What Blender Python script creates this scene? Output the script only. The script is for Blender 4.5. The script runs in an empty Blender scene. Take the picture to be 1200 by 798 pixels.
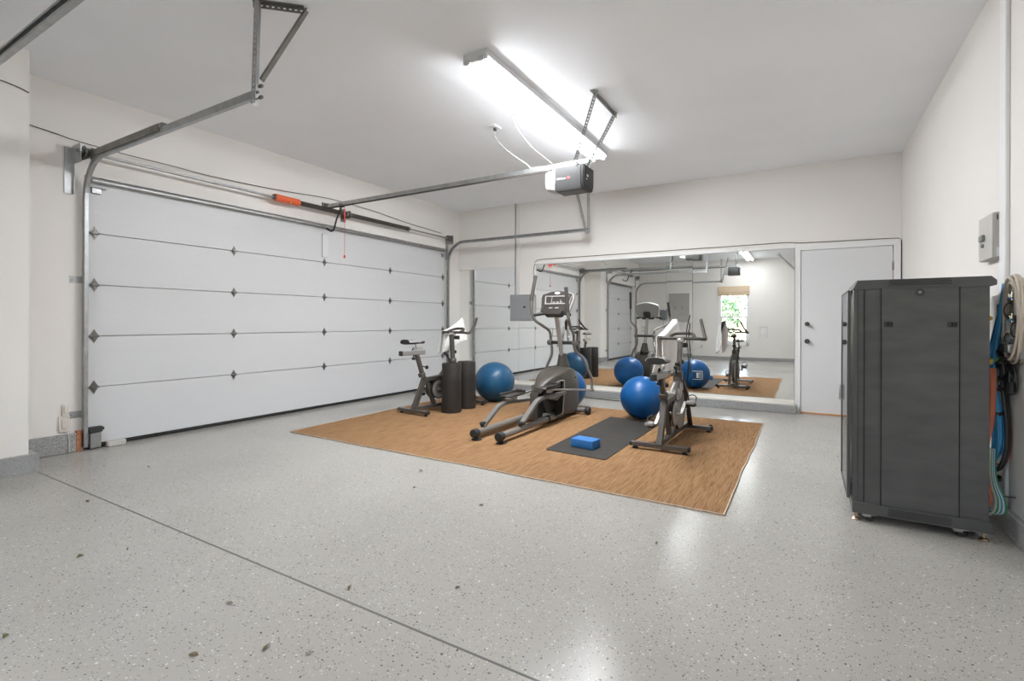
import bpy, bmesh, math, random
from mathutils import Vector, Matrix, Euler
random.seed(7)
PI = math.pi
sc = bpy.context.scene
COL = sc.collection
V = Vector

# ------------------------------------------------------------------ materials
def mat(name, col, rough=.5, metal=0., spec=.5, emit=None, estr=1., coat=0.):
    m = bpy.data.materials.new(name); m.use_nodes = True
    b = m.node_tree.nodes['Principled BSDF']
    b.inputs['Base Color'].default_value = (*col, 1)
    b.inputs['Roughness'].default_value = rough
    b.inputs['Metallic'].default_value = metal
    b.inputs['Specular IOR Level'].default_value = spec
    b.inputs['Coat Weight'].default_value = coat
    if emit:
        b.inputs['Emission Color'].default_value = (*emit, 1)
        b.inputs['Emission Strength'].default_value = estr
    return m
def nt(m):
    t = m.node_tree
    return t, t.nodes, t.links, t.nodes['Principled BSDF']
def noise_tint(m, col, amt=.12, scale=8., rough=None, bump=0., bscale=60., coord='Object', stretch=(1, 1, 1)):
    t, n, l, b = nt(m)
    tc = n.new('ShaderNodeTexCoord'); mp = n.new('ShaderNodeMapping'); mp.inputs['Scale'].default_value = stretch
    l.new(tc.outputs[coord], mp.inputs[0])
    nz = n.new('ShaderNodeTexNoise'); nz.inputs['Scale'].default_value = scale; nz.inputs['Detail'].default_value = 5
    l.new(mp.outputs[0], nz.inputs['Vector'])
    r = n.new('ShaderNodeValToRGB')
    r.color_ramp.elements[0].position = .3; r.color_ramp.elements[1].position = .7
    r.color_ramp.elements[0].color = (*[c * (1 - amt) for c in col], 1)
    r.color_ramp.elements[1].color = (*[min(1, c * (1 + amt)) for c in col], 1)
    l.new(nz.outputs[0], r.inputs[0]); l.new(r.outputs[0], b.inputs['Base Color'])
    if bump:
        n2 = n.new('ShaderNodeTexNoise'); n2.inputs['Scale'].default_value = bscale; n2.inputs['Detail'].default_value = 3
        l.new(mp.outputs[0], n2.inputs['Vector'])
        bp = n.new('ShaderNodeBump'); bp.inputs['Strength'].default_value = bump; bp.inputs['Distance'].default_value = .004
        l.new(n2.outputs[0], bp.inputs['Height']); l.new(bp.outputs[0], b.inputs['Normal'])
    return m
M = {}
def wallmat(name, c): M[name] = noise_tint(mat(name, c, .75, spec=.25), c, .018, 1.3, bump=.12, bscale=90)
wallmat('wall', (.755, .73, .695))
wallmat('ceiling', (.90, .92, .95))
def epoxy(name, base, rough, fine, coarse, amount=1.):
    m = mat(name, base, rough, spec=.30, coat=0.)
    t, n, l, b = nt(m)
    tc = n.new('ShaderNodeTexCoord')
    def mth(op, a, b2=None):
        x = n.new('ShaderNodeMath'); x.operation = op
        for i, s in enumerate((a, b2)):
            if s is None: continue
            if isinstance(s, (int, float)): x.inputs[i].default_value = s
            else: l.new(s, x.inputs[i])
        return x.outputs[0]
    def mix(f, a, c):
        x = n.new('ShaderNodeMix'); x.data_type = 'RGBA'
        l.new(f, x.inputs[0])
        for i, s in ((6, a), (7, c)):
            if isinstance(s, tuple): x.inputs[i].default_value = (*s, 1)
            else: l.new(s, x.inputs[i])
        return x.outputs[2]
    nz = n.new('ShaderNodeTexNoise'); nz.inputs['Scale'].default_value = 1.6; nz.inputs['Detail'].default_value = 4
    l.new(tc.outputs['Object'], nz.inputs['Vector'])
    rp = n.new('ShaderNodeValToRGB'); rp.color_ramp.elements[0].position = .3; rp.color_ramp.elements[1].position = .7
    rp.color_ramp.elements[0].color = (*[c * .95 for c in base], 1); rp.color_ramp.elements[1].color = (*[c * 1.04 for c in base], 1)
    l.new(nz.outputs[0], rp.inputs[0])
    cur = rp.outputs[0]
    for scale, th, rad in ((fine, .45, .24), (coarse, .62, .19), (coarse * .6, .84, .15)):
        v = n.new('ShaderNodeTexVoronoi'); v.inputs['Scale'].default_value = scale
        dn = n.new('ShaderNodeTexNoise'); dn.inputs['Scale'].default_value = scale * 2.5
        l.new(tc.outputs['Object'], dn.inputs['Vector'])
        l.new(tc.outputs['Object'], v.inputs['Vector'])
        sp = n.new('ShaderNodeSeparateColor'); l.new(v.outputs['Color'], sp.inputs[0])
        d = mth('ADD', v.outputs['Distance'], mth('MULTIPLY', mth('SUBTRACT', dn.outputs[0], .5), .35))
        near = mth('LESS_THAN', d, rad)
        pres = mth('GREATER_THAN', sp.outputs[0], 1 - (1 - th) * amount)
        f = mth('MULTIPLY', near, pres)
        cr = n.new('ShaderNodeValToRGB'); cr.color_ramp.interpolation = 'CONSTANT'
        e = cr.color_ramp.elements; e[0].position = 0; e[0].color = (.10, .10, .10, 1); e[1].position = .42; e[1].color = (.60, .59, .56, 1)
        x = e.new(.70); x.color = (.22, .19, .16, 1)
        x = e.new(.84); x.color = (.12, .14, .18, 1)
        l.new(sp.outputs[1], cr.inputs[0])
        cur = mix(f, cur, cr.outputs[0])
    l.new(cur, b.inputs['Base Color'])
    bn = n.new('ShaderNodeTexNoise'); bn.inputs['Scale'].default_value = 120; bn.inputs['Detail'].default_value = 3
    l.new(tc.outputs['Object'], bn.inputs['Vector'])
    bp = n.new('ShaderNodeBump'); bp.inputs['Strength'].default_value = .22; bp.inputs['Distance'].default_value = .002
    l.new(bn.outputs[0], bp.inputs['Height']); l.new(bp.outputs[0], b.inputs['Normal'])
    return m
M['joint'] = mat('joint', (.15, .145, .14), .9, spec=.1)
M['epoxy'] = epoxy('epoxy_floor', (.365, .347, .318), .18, 105, 52, 1.0)
M['curb'] = epoxy('epoxy_curb', (.31, .31, .305), .35, 82, 46, 1.4)
# rug: warm jute with streaks running lengthwise
m = mat('jute', (.52, .28, .12), .9, spec=.15); t, n, l, b = nt(m)
tc = n.new('ShaderNodeTexCoord')
def nzs(scale, st, det=4):
    mp = n.new('ShaderNodeMapping'); mp.inputs['Scale'].default_value = st; l.new(tc.outputs['Object'], mp.inputs[0])
    z = n.new('ShaderNodeTexNoise'); z.inputs['Scale'].default_value = scale; z.inputs['Detail'].default_value = det
    l.new(mp.outputs[0], z.inputs['Vector']); return z.outputs[0]
a1 = nzs(6, (34, .6, 1), 4); a2 = nzs(34, (9.0, .25, 1), 2)
mx = n.new('ShaderNodeMath'); mx.operation = 'ADD'; l.new(a1, mx.inputs[0]); l.new(a2, mx.inputs[1])
hv = n.new('ShaderNodeMath'); hv.operation = 'MULTIPLY'; hv.inputs[1].default_value = .5; l.new(mx.outputs[0], hv.inputs[0])
r = n.new('ShaderNodeValToRGB'); e = r.color_ramp.elements
e[0].position = .38; e[0].color = (.15, .075, .032, 1); e[1].position = .62; e[1].color = (.33, .20, .10, 1)
x = e.new(.5); x.color = (.265, .148, .071, 1)
l.new(hv.outputs[0], r.inputs[0]); l.new(r.outputs[0], b.inputs['Base Color'])
bp = n.new('ShaderNodeBump'); bp.inputs['Strength'].default_value = .5; bp.inputs['Distance'].default_value = .004
l.new(hv.outputs[0], bp.inputs['Height']); l.new(bp.outputs[0], b.inputs['Normal'])
M['jute'] = m
M['jute_edge'] = noise_tint(mat('jute_edge', (.46, .36, .26), .9), (.46, .36, .26), .2, 40)
c = (.60, .605, .61); M['door_panel'] = noise_tint(mat('door_panel', c, .42, spec=.4), c, .015, 3, bump=.35, bscale=160, stretch=(1, .08, 1))
M['white_paint'] = mat('white_paint', (.66, .665, .67), .4)
M['white_trim'] = mat('white_trim', (.76, .76, .755), .45)
def metal(name, c, rough, amt=.15, sc_=14): M[name] = noise_tint(mat(name, c, rough, 1.), c, amt, sc_)
metal('galv', (.42, .43, .43), .42)
metal('galv_dark', (.22, .215, .20), .45)
metal('galv_light', (.60, .61, .60), .38)
M['saddle_top'] = mat('saddle_top', (.22, .21, .20), .35)
M['slider'] = mat('slider', (.30, .29, .28), .35, .5)
M['meter'] = mat('meter', (.42, .40, .375), .5)
M['chrome'] = mat('chrome', (.75, .74, .72), .15, 1.)
M['spring'] = mat('spring', (.11, .10, .09), .5, .6)
M['black_metal'] = mat('black_metal', (.022, .022, .022), .45)
M['rubber'] = mat('rubber', (.018, .018, .018), .65)
M['grip'] = mat('grip', (.055, .047, .042), .6)
M['dark'] = mat('dark', (.008, .008, .008), .8)
M['orange'] = mat('orange', (.72, .12, .035), .5)
M['red'] = mat('red', (.75, .05, .05), .5)
M['yellow'] = mat('yellow', (.8, .55, .1), .5)
M['wire_dark'] = mat('wire_dark', (.06, .05, .045), .6)
M['wire_beige'] = mat('wire_beige', (.42, .39, .35), .6)
M['cable_beige'] = noise_tint(mat('cable_beige', (.46, .40, .33), .55), (.46, .40, .33), .15, 9)
M['cable_blue'] = mat('cable_blue', (.03, .24, .55), .45)
M['cable_blue2'] = mat('cable_blue2', (.07, .36, .68), .45)
M['cable_white'] = mat('cable_white', (.7, .7, .68), .45)
M['cable_orange'] = mat('cable_orange', (.75, .2, .07), .5)
M['cable_green'] = mat('cable_green', (.03, .32, .16), .5)
M['cable_pink'] = mat('cable_pink', (.72, .30, .28), .5)
M['cable_black'] = mat('cable_black', (.015, .015, .017), .5)
M['lime'] = mat('lime', (.22, .62, .06), .5)
M['wood'] = mat('wood', (.55, .25, .09), .5)
M['rust'] = noise_tint(mat('rust', (.42, .17, .08), .8), (.42, .17, .08), .4, 30)
M['bike'] = noise_tint(mat('bike_paint', (.105, .095, .085), .38, .45), (.105, .095, .085), .1, 10)
M['ell_shell'] = noise_tint(mat('ell_shell', (.062, .054, .044), .42, .1), (.062, .054, .044), .1, 8)
M['ell_tube'] = mat('ell_tube', (.215, .205, .19), .38, .4)
M['ell_silver'] = mat('ell_silver', (.42, .41, .39), .35, .5)
M['console'] = mat('console', (.032, .027, .023), .4)
M['console_grey'] = mat('console_grey', (.36, .35, .34), .4, .3)
M['lcd'] = mat('lcd', (.30, .31, .30), .25)
m = mat('ball_blue', (.004, .085, .27), .36, spec=.4); t, n, l, b = nt(m)
tc = n.new('ShaderNodeTexCoord'); sp = n.new('ShaderNodeSeparateXYZ'); l.new(tc.outputs['Object'], sp.inputs[0])
mu = n.new('ShaderNodeMath'); mu.operation = 'MULTIPLY'; mu.inputs[1].default_value = 380; l.new(sp.outputs[2], mu.inputs[0])
si = n.new('ShaderNodeMath'); si.operation = 'SINE'; l.new(mu.outputs[0], si.inputs[0])
bp = n.new('ShaderNodeBump'); bp.inputs['Strength'].default_value = .12; bp.inputs['Distance'].default_value = .001
l.new(si.outputs[0], bp.inputs['Height']); l.new(bp.outputs[0], b.inputs['Normal'])
M['ball'] = m
m2 = m.copy(); m2.name = 'ball_teal'; m2.node_tree.nodes['Principled BSDF'].inputs['Base Color'].default_value = (.012, .075, .16, 1); M['ball2'] = m2
M['block'] = mat('block', (.025, .155, .42), .7)
M['mat_black'] = noise_tint(mat('mat_black', (.033, .029, .025), .75, spec=.3), (.033, .029, .025), .15, 12, bump=.2, bscale=300)
M['roll_black'] = noise_tint(mat('roll_black', (.024, .021, .019), .5, spec=.4), (.024, .021, .019), .1, 12)
c = (.86, .845, .82); M['towel'] = noise_tint(mat('towel', c, .95, spec=.1), c, .05, 30, bump=.8, bscale=260)
c = (.078, .080, .079); M['rack'] = noise_tint(mat('rack', c, .40, spec=.5), c, .16, 5, bump=.08, bscale=200, stretch=(1, 1, 3))
M['rack_edge'] = mat('rack_edge', (.075, .077, .077), .38)
M['panel_grey'] = mat('panel_grey', (.30, .31, .315), .45, .2)
M['panel_grey_dark'] = mat('panel_grey_dark', (.19, .20, .20), .45, .2)
c = (.50, .485, .455); M['phone_box'] = mat('phone_box', c, .5)
M['beige_plastic'] = mat('beige_plastic', (.62, .58, .52), .45)
M['shade'] = noise_tint(mat('shade', (.56, .44, .31), .9), (.56, .44, .31), .12, 6, stretch=(1, 1, 14))
M['opener_grey'] = mat('opener_grey', (.085, .085, .085), .35)
M['opener_dark'] = mat('opener_dark', (.03, .03, .03), .45)
M['lens'] = mat('lens', (.50, .50, .49), .4)
M['white_text'] = mat('white_text', (.85, .85, .85), .5)
M['mirror'] = mat('mirror', (.90, .915, .90), .0, 1.)
M['brass'] = mat('brass', (.50, .38, .27), .35, 1.)
M['knob'] = mat('knob_bronze', (.09, .085, .08), .35, .7)
M['leafbrown'] = noise_tint(mat('leafbrown', (.16, .12, .07), .8), (.16, .12, .07), .4, 60)
M['leafgreen'] = noise_tint(mat('leafgreen', (.26, .36, .17), .6), (.26, .36, .17), .45, 20)
M['leafdry_green'] = mat('leafdry_green', (.12, .14, .05), .8)
M['bark'] = mat('bark', (.22, .16, .11), .9)
M['lawn'] = noise_tint(mat('lawn', (.22, .26, .14), .9), (.22, .26, .14), .3, 3)
M['light_blocker'] = mat('light_blocker', (.75, .70, .62), .9)
for nm_, e_ in (('tube_bright', 150), ('tube_bright_upper', 9), ('tube_soft', 37), ('tube_soft_upper', 5)): M[nm_] = mat(nm_, (1, 1, 1), .4, emit=(.955, .98, 1.015), estr=e_)
# glass that lets light straight through with a weak sheen
m = bpy.data.materials.new('pane_glass'); m.use_nodes = True; t = m.node_tree; t.nodes.clear()
o = t.nodes.new('ShaderNodeOutputMaterial'); tr = t.nodes.new('ShaderNodeBsdfTransparent'); gl = t.nodes.new('ShaderNodeBsdfGlossy'); gl.inputs['Roughness'].default_value = .02
fr = t.nodes.new('ShaderNodeFresnel'); mi = t.nodes.new('ShaderNodeMixShader'); t.links.new(fr.outputs[0], mi.inputs[0]); t.links.new(tr.outputs[0], mi.inputs[1]); t.links.new(gl.outputs[0], mi.inputs[2]); t.links.new(mi.outputs[0], o.inputs[0])
M['glass'] = m
m = bpy.data.materials.new('smoked_glass'); m.use_nodes = True; t = m.node_tree; t.nodes.clear()
o = t.nodes.new('ShaderNodeOutputMaterial'); tr = t.nodes.new('ShaderNodeBsdfTransparent'); tr.inputs[0].default_value = (.12, .13, .13, 1); gl = t.nodes.new('ShaderNodeBsdfGlossy'); gl.inputs['Roughness'].default_value = .01
fr = t.nodes.new('ShaderNodeFresnel'); fr.inputs[0].default_value = 1.6; mi = t.nodes.new('ShaderNodeMixShader'); t.links.new(fr.outputs[0], mi.inputs[0]); t.links.new(tr.outputs[0], mi.inputs[1]); t.links.new(gl.outputs[0], mi.inputs[2]); t.links.new(mi.outputs[0], o.inputs[0])
M['smoked'] = m

# ------------------------------------------------------------------ mesh helpers
def B(): return bmesh.new()
def box(bm, c, s, bev=0., rot=None, seg=1):
    r = bmesh.ops.create_cube(bm, size=1)
    vs = r['verts']
    for v in vs: v.co = V((v.co.x * s[0], v.co.y * s[1], v.co.z * s[2]))
    if bev:
        es = list({e for v in vs for e in v.link_edges})
        r2 = bmesh.ops.bevel(bm, geom=es, offset=bev, segments=seg, affect='EDGES', profile=.5)
        vs = list({v for f in r2['faces'] for v in f.verts} | {v for v in vs if v.is_valid})
        # bevel result plus the remaining flat faces share these vertices
    if rot is not None:
        R = rot if isinstance(rot, Matrix) else Euler(rot).to_matrix()
        for v in vs: v.co = R @ v.co
    for v in vs: v.co += V(c)
    return bm
def box2(bm, a, b, bev=0.):
    a = V(a); b = V(b)
    return box(bm, (a + b) / 2, [abs(x) for x in (b - a)], bev)
def fillet(pts, rad, n=6):
    pts = [V(p) for p in pts]
    if rad <= 0 or len(pts) < 3: return pts
    out = [pts[0]]
    for i in range(1, len(pts) - 1):
        a, p, b = pts[i - 1], pts[i], pts[i + 1]
        r = min(rad, (a - p).length * .48, (b - p).length * .48)
        A = p + (a - p).normalized() * r; C = p + (b - p).normalized() * r
        for k in range(n + 1):
            t = k / n; out.append(A * (1 - t) ** 2 + p * 2 * t * (1 - t) + C * t * t)
    out.append(pts[-1]); return out
def smooth_path(pts, n=8, closed=False):
    pts = [V(p) for p in pts]; out = []; N = len(pts)
    rng = N if closed else N - 1
    for i in range(rng):
        g = (lambda k: pts[k % N]) if closed else (lambda k: pts[min(max(k, 0), N - 1)])
        p0, p1, p2, p3 = g(i - 1), g(i), g(i + 1), g(i + 2)
        for k in range(n):
            t = k / n
            out.append(.5 * ((2 * p1) + (p2 - p0) * t + (2 * p0 - 5 * p1 + 4 * p2 - p3) * t * t + (3 * p1 - p0 - 3 * p2 + p3) * t ** 3))
    if not closed: out.append(pts[-1])
    return out
def sweep(bm, pts, prof, up=None, closed=False, caps=True, radii=None):
    """prof: list of 2-D points, swept along pts"""
    pts = [V(p) for p in pts]; N = len(pts)
    T = []
    for i in range(N):
        a = pts[(i - 1) % N] if closed else pts[max(i - 1, 0)]
        b = pts[(i + 1) % N] if closed else pts[min(i + 1, N - 1)]
        d = b - a; T.append(d.normalized() if d.length > 1e-9 else V((0, 0, 1)))
    u = V(up) if up else (V((0, 0, 1)) if abs(T[0].z) < .9 else V((1, 0, 0)))
    rings = []
    for i in range(N):
        u = (u - T[i] * u.dot(T[i]))
        if u.length < 1e-6: u = T[i].orthogonal()
        u.normalize(); s = T[i].cross(u)
        # mitre stretch at corners
        k = radii[i] if radii else 1
        rings.append([bm.verts.new(pts[i] + s * (p[0] * k) + u * (p[1] * k)) for p in prof])
    n = len(prof)
    for i in range(N if closed else N - 1):
        a, b = rings[i], rings[(i + 1) % N]
        for k in range(n):
            bm.faces.new((a[k], a[(k + 1) % n], b[(k + 1) % n], b[k]))
    if caps and not closed:
        bm.faces.new(rings[0][::-1]); bm.faces.new(rings[-1])
    return bm
def circ(r, seg=12): return [(r * math.cos(2 * PI * k / seg), r * math.sin(2 * PI * k / seg)) for k in range(seg)]
def tube(bm, pts, r, seg=12, fil=0, closed=False, radii=None):
    return sweep(bm, fillet(pts, fil) if fil else pts, circ(r, seg), closed=closed, radii=radii)
def bar(bm, pts, w, h, up=(0, 0, 1), fil=0):
    return sweep(bm, fillet(pts, fil) if fil else pts, [(-w / 2, -h / 2), (w / 2, -h / 2), (w / 2, h / 2), (-w / 2, h / 2)], up=up)
def lathe(bm, prof, axis=(0, 0, 1), loc=(0, 0, 0), seg=28):
    """prof: list of (radius, height) along the axis"""
    q = V((0, 0, 1)).rotation_difference(V(axis)); rings = []
    for r, h in prof:
        if r < 1e-6: rings.append([bm.verts.new(q @ V((0, 0, h)) + V(loc))])
        else: rings.append([bm.verts.new(q @ V((r * math.cos(2 * PI * k / seg), r * math.sin(2 * PI * k / seg), h)) + V(loc)) for k in range(seg)])
    for a, b in zip(rings, rings[1:]):
        if len(a) == 1 and len(b) == 1: continue
        for k in range(seg):
            k2 = (k + 1) % seg
            if len(a) == 1: bm.faces.new((a[0], b[k], b[k2]))
            elif len(b) == 1: bm.faces.new((a[k], a[k2], b[0]))
            else: bm.faces.new((a[k], a[k2], b[k2], b[k]))
    for rg in (rings[0], rings[-1]):
        if len(rg) > 1: bm.faces.new(rg)
    return bm
def cyl(bm, a, b, r, seg=20, r2=None):
    a = V(a); b = V(b); L = (b - a).length
    return lathe(bm, [(r, 0), (r if r2 is None else r2, L)], axis=(b - a).normalized(), loc=a, seg=seg)
def prism(bm, poly, axis, a, b):
    """poly 2-D in the plane across 'axis' (0:x -> (y,z), 1:y -> (x,z), 2:z -> (x,y)), from a to b"""
    def mk(p, t): return V((t, p[0], p[1])) if axis == 0 else V((p[0], t, p[1])) if axis == 1 else V((p[0], p[1], t))
    A = [bm.verts.new(mk(p, a)) for p in poly]; C = [bm.verts.new(mk(p, b)) for p in poly]
    n = len(poly)
    bm.faces.new(A[::-1]); bm.faces.new(C)
    for k in range(n): bm.faces.new((A[k], A[(k + 1) % n], C[(k + 1) % n], C[k]))
    return bm
def plate_hole(bm, outer, inner, axis, a, b):
    """prism with one hole through it"""
    def mk(p, t): return V((t, p[0], p[1])) if axis == 0 else V((p[0], t, p[1])) if axis == 1 else V((p[0], p[1], t))
    L = {}
    for t in (a, b):
        o_ = [bm.verts.new(mk(p, t)) for p in outer]; i_ = [bm.verts.new(mk(p, t)) for p in inner]
        es = [bm.edges.new((q[k], q[(k + 1) % len(q)])) for q in (o_, i_) for k in range(len(q))]
        bmesh.ops.triangle_fill(bm, edges=es, use_beauty=True, use_dissolve=False)
        L[t] = (o_, i_)
    for w in (0, 1):
        A, C = L[a][w], L[b][w]
        for k in range(len(A)): bm.faces.new((A[k], A[(k + 1) % len(A)], C[(k + 1) % len(A)], C[k]))
    return bm
def obj(name, bm, m, parent=None, loc=(0, 0, 0), rotz=0, smooth=True, kind=None, ang=38):
    bmesh.ops.recalc_face_normals(bm, faces=bm.faces)
    me = bpy.data.meshes.new(name); bm.to_mesh(me); bm.free()
    if smooth:
        me.shade_smooth(); me.set_sharp_from_angle(angle=math.radians(ang))
    me.materials.append(M[m] if isinstance(m, str) else m)
    o = bpy.data.objects.new(name, me); COL.objects.link(o)
    o.location = loc; o.rotation_euler = (0, 0, rotz)
    if parent: o.parent = parent
    if kind: o['kind'] = kind
    return o
def tag(o, label, cat, group=None, kind=None):
    o['label'] = label; o['category'] = cat
    if group: o['group'] = group
    if kind: o['kind'] = kind
    return o
def thing(name, label, cat, loc=(0, 0, 0), rotz=0, group=None, kind=None):
    o = bpy.data.objects.new(name, None); COL.objects.link(o); o.empty_display_size = .1
    o.location = loc; o.rotation_euler = (0, 0, rotz)
    return tag(o, label, cat, group, kind)
def struct(name, bm, m, **k): return obj(name, bm, m, kind='structure', **k)
def text_bm(body, size, depth=.002):
    cu = bpy.data.curves.new('t', 'FONT'); cu.body = body; cu.size = size; cu.extrude = depth / 2; cu.align_x = 'CENTER'; cu.align_y = 'CENTER'
    o = bpy.data.objects.new('t', cu); COL.objects.link(o)
    dg = bpy.context.evaluated_depsgraph_get(); me = bpy.data.meshes.new_from_object(o.evaluated_get(dg))
    bm = B(); bm.from_mesh(me); bpy.data.objects.remove(o); bpy.data.curves.remove(cu); bpy.data.meshes.remove(me)
    return bm
def xf(bm, mtx):
    for v in bm.verts: v.co = mtx @ v.co
    return bm

# ------------------------------------------------------------------ setting
W, D, HC, YB = 6.466, 7.36, 3.165, -2.40
PX, PY = .48, 1.41            # the forward-standing part of the left wall
MY = 7.385                    # mirror face
fl = struct('floor', box2(B(), (-.25, YB - .2, -.12), (W + .2, D + .3, 0)), 'epoxy', smooth=False)
# saw-cut joint in the slab: a thin dark groove strip
jb = B(); box2(jb, (PX + .05, 1.397, -.002), (W, 1.4065, .0008))
jb = struct('trim_1', jb, 'joint')
struct('ceiling', box2(B(), (-.25, YB - .2, HC), (W + .2, D + .3, HC + .12)), 'ceiling', smooth=False)
# left wall with the big garage door opening
DY0, DY1, DZ = 1.87, 6.95, 2.43
b = B(); box2(b, (-.15, PY - .05, 0), (0, DY0 - .02, HC)); box2(b, (-.15, DY0 - .02, DZ), (0, DY1 + .02, HC)); box2(b, (-.15, DY1 + .02, 0), (0, D + .2, HC))
struct('wall_left', b, 'wall', smooth=False)
# near part of the left wall stands forward and holds the smaller door
EY0, EY1, EZ = -1.85, .84, 2.36
b = B(); box2(b, (-.15, EY1, 0), (PX, PY - .05, HC)); box2(b, (.30, EY0, EZ), (PX, EY1, HC)); box2(b, (-.15, YB, 0), (PX, EY0, HC))
struct('wall_left_near', b, 'wall', smooth=False)
b = B(); box2(b, (W, YB - .2, 0), (W + .15, D + .2, HC)); struct('wall_right', b, 'wall', smooth=False)
# back wall behind the camera with a window hole
WX0, WX1, WZ0, WZ1 = 3.10, 3.95, .50, 2.30
b = B(); box2(b, (-.15, YB - .2, 0), (WX0, YB, HC)); box2(b, (WX1, YB - .2, 0), (W + .15, YB, HC)); box2(b, (WX0, YB - .2, 0), (WX1, YB, WZ0)); box2(b, (WX0, YB - .2, WZ1), (WX1, YB, HC))
struct('wall_back', b, 'wall', smooth=False)
# far wall: header above the mirrors, the strip around the breaker box, jambs for the door
MX1 = 5.37
b = B()
box2(b, (-.15, D + .06, 0), (W + .15, D + .2, HC))              # backing
box2(b, (-.15, D, 2.088), (1.24, D + .06, HC)); box2(b, (1.24, D, 1.607), (1.585, D + .06, HC)); box2(b, (1.585, D, 2.14), (5.38, D + .06, HC))
box2(b, (5.38, D, 2.10), (W + .15, D + .06, HC)); box2(b, (6.45, D, 0), (W + .15, D + .06, 2.10))
struct('wall_far', b, 'wall', smooth=False)
# white strip along the top of the mirrors
b = B(); box2(b, (1.585, D - .008, 2.105), (5.375, D + .05, 2.142), .004); struct('trim_2', b, 'white_trim')
# curbs (exposed footing coated like the floor)
b = B(); box2(b, (0, D - .21, 0), (5.40, D + .05, .100), .006); struct('baseboard_far', b, 'curb')
b = B(); box2(b, (0, D - .20, .100), (5.372, D + .024, .116), .004); struct('trim_4', b, 'beige_plastic')
b = B(); box2(b, (0, PY + .02, 0), (.035, DY0 - .07, .165), .006); struct('baseboard_left', b, 'curb')
b = B(); prism(b, [(PX - .3, PY - .05), (PX, PY - .05), (PX, EY1 + .05), (PX + .045, EY1 + .05), (PX + .045, PY), (PX - .3, PY)], 2, 0, .14); struct('baseboard_pier', b, 'curb', smooth=False)
b = B(); box2(b, (W - .035, YB, 0), (W, 7.3, .13), .006); struct('baseboard_right', b, 'curb')
b = B(); box2(b, (PX, YB, 0), (W, YB + .03, .09), .005); struct('baseboard_back', b, 'curb')
# tall white vertical trim on the right wall
b = B(); box2(b, (W - .022, 3.765, 0), (W, 3.86, HC), .004); struct('trim_5', b, 'white_trim')

# --- mirrors: four panels leaning a hair differently
def mirror_panel(x0, x1, z0, z1, tilt, label):
    bm = B(); w = x1 - x0
    box(bm, (0, 0, (z1 - z0) / 2), (w - .003, .006, z1 - z0), 0)
    o = obj('wall_mirror', bm, 'mirror', smooth=False, loc=((x0 + x1) / 2, MY + .003, z0)); o.rotation_euler = tilt
    tag(o, label, 'mirror', 'frameless wall mirrors on the far wall')
mirror_panel(.0, 1.262, .117, 2.088, (0, 0, 0), 'wall mirror panel in the left corner, beside the garage door track')
mirror_panel(1.262, 1.573, .117, 1.158, (0, 0, 0), 'short narrow mirror panel below the grey breaker box')
mirror_panel(1.573, 3.739, .117, 2.11, (0, 0, 0), 'widest wall mirror panel, behind the elliptical trainer')
mirror_panel(3.739, 4.107, .117, 2.11, (.0012, 0, 0), 'slim mirror panel behind the right spin bike')
mirror_panel(4.107, 5.37, .117, 2.11, (-.0015, 0, 0), 'wall mirror panel next to the white side door')

# --- window in the back wall, seen in the mirror
w_ = thing('window_1', 'white double hung window behind the camera, seen in the mirror', 'window', (0, 0, 0), kind='structure')
b = B(); y0, y1 = YB - .14, YB + .02
for a_, c_ in (((WX0 - .05, y0, WZ0 - .05), (WX0 + .05, y1, WZ1)), ((WX1 - .05, y0, WZ0 - .05), (WX1 + .05, y1, WZ1)), ((WX0, y0, WZ0 - .05), (WX1, y1, WZ0 + .05)), ((WX0, y0, WZ1 - .05), (WX1, y1, WZ1))): box2(b, a_, c_, .005)
obj('window_frame', b, 'white_trim', w_)
b = B(); box2(b, (WX0 + .04, YB - .10, 1.33), (WX1 - .04, YB - .04, 1.385), .004); box2(b, (WX0 + .05, YB - .10, .55), (WX0 + .085, YB - .05, 1.33)); box2(b, (WX1 - .085, YB - .10, .55), (WX1 - .05, YB - .05, 1.33)); box2(b, (WX0 + .05, YB - .10, .55), (WX1 - .05, YB - .05, .59)); obj('window_sash', b, 'white_trim', w_)
b = B(); box2(b, (WX0 + .05, YB - .085, .55), (WX1 - .05, YB - .081, 2.25)); obj('pane', b, 'glass', w_, smooth=False)
b = B()
prof = [(YB + .012, 2.33), (YB + .06, 2.33), (YB + .06, 2.16), (YB + .075, 2.15), (YB + .06, 2.14), (YB + .06, 2.09), (YB + .075, 2.08), (YB + .06, 2.07), (YB + .06, 2.03), (YB + .012, 2.03)]
prism(b, prof, 0, 3.07, 3.98)
tag(obj('roman_shade', b, 'shade'), 'folded tan roman shade above the window, seen in the mirror', 'window shade')

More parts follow.
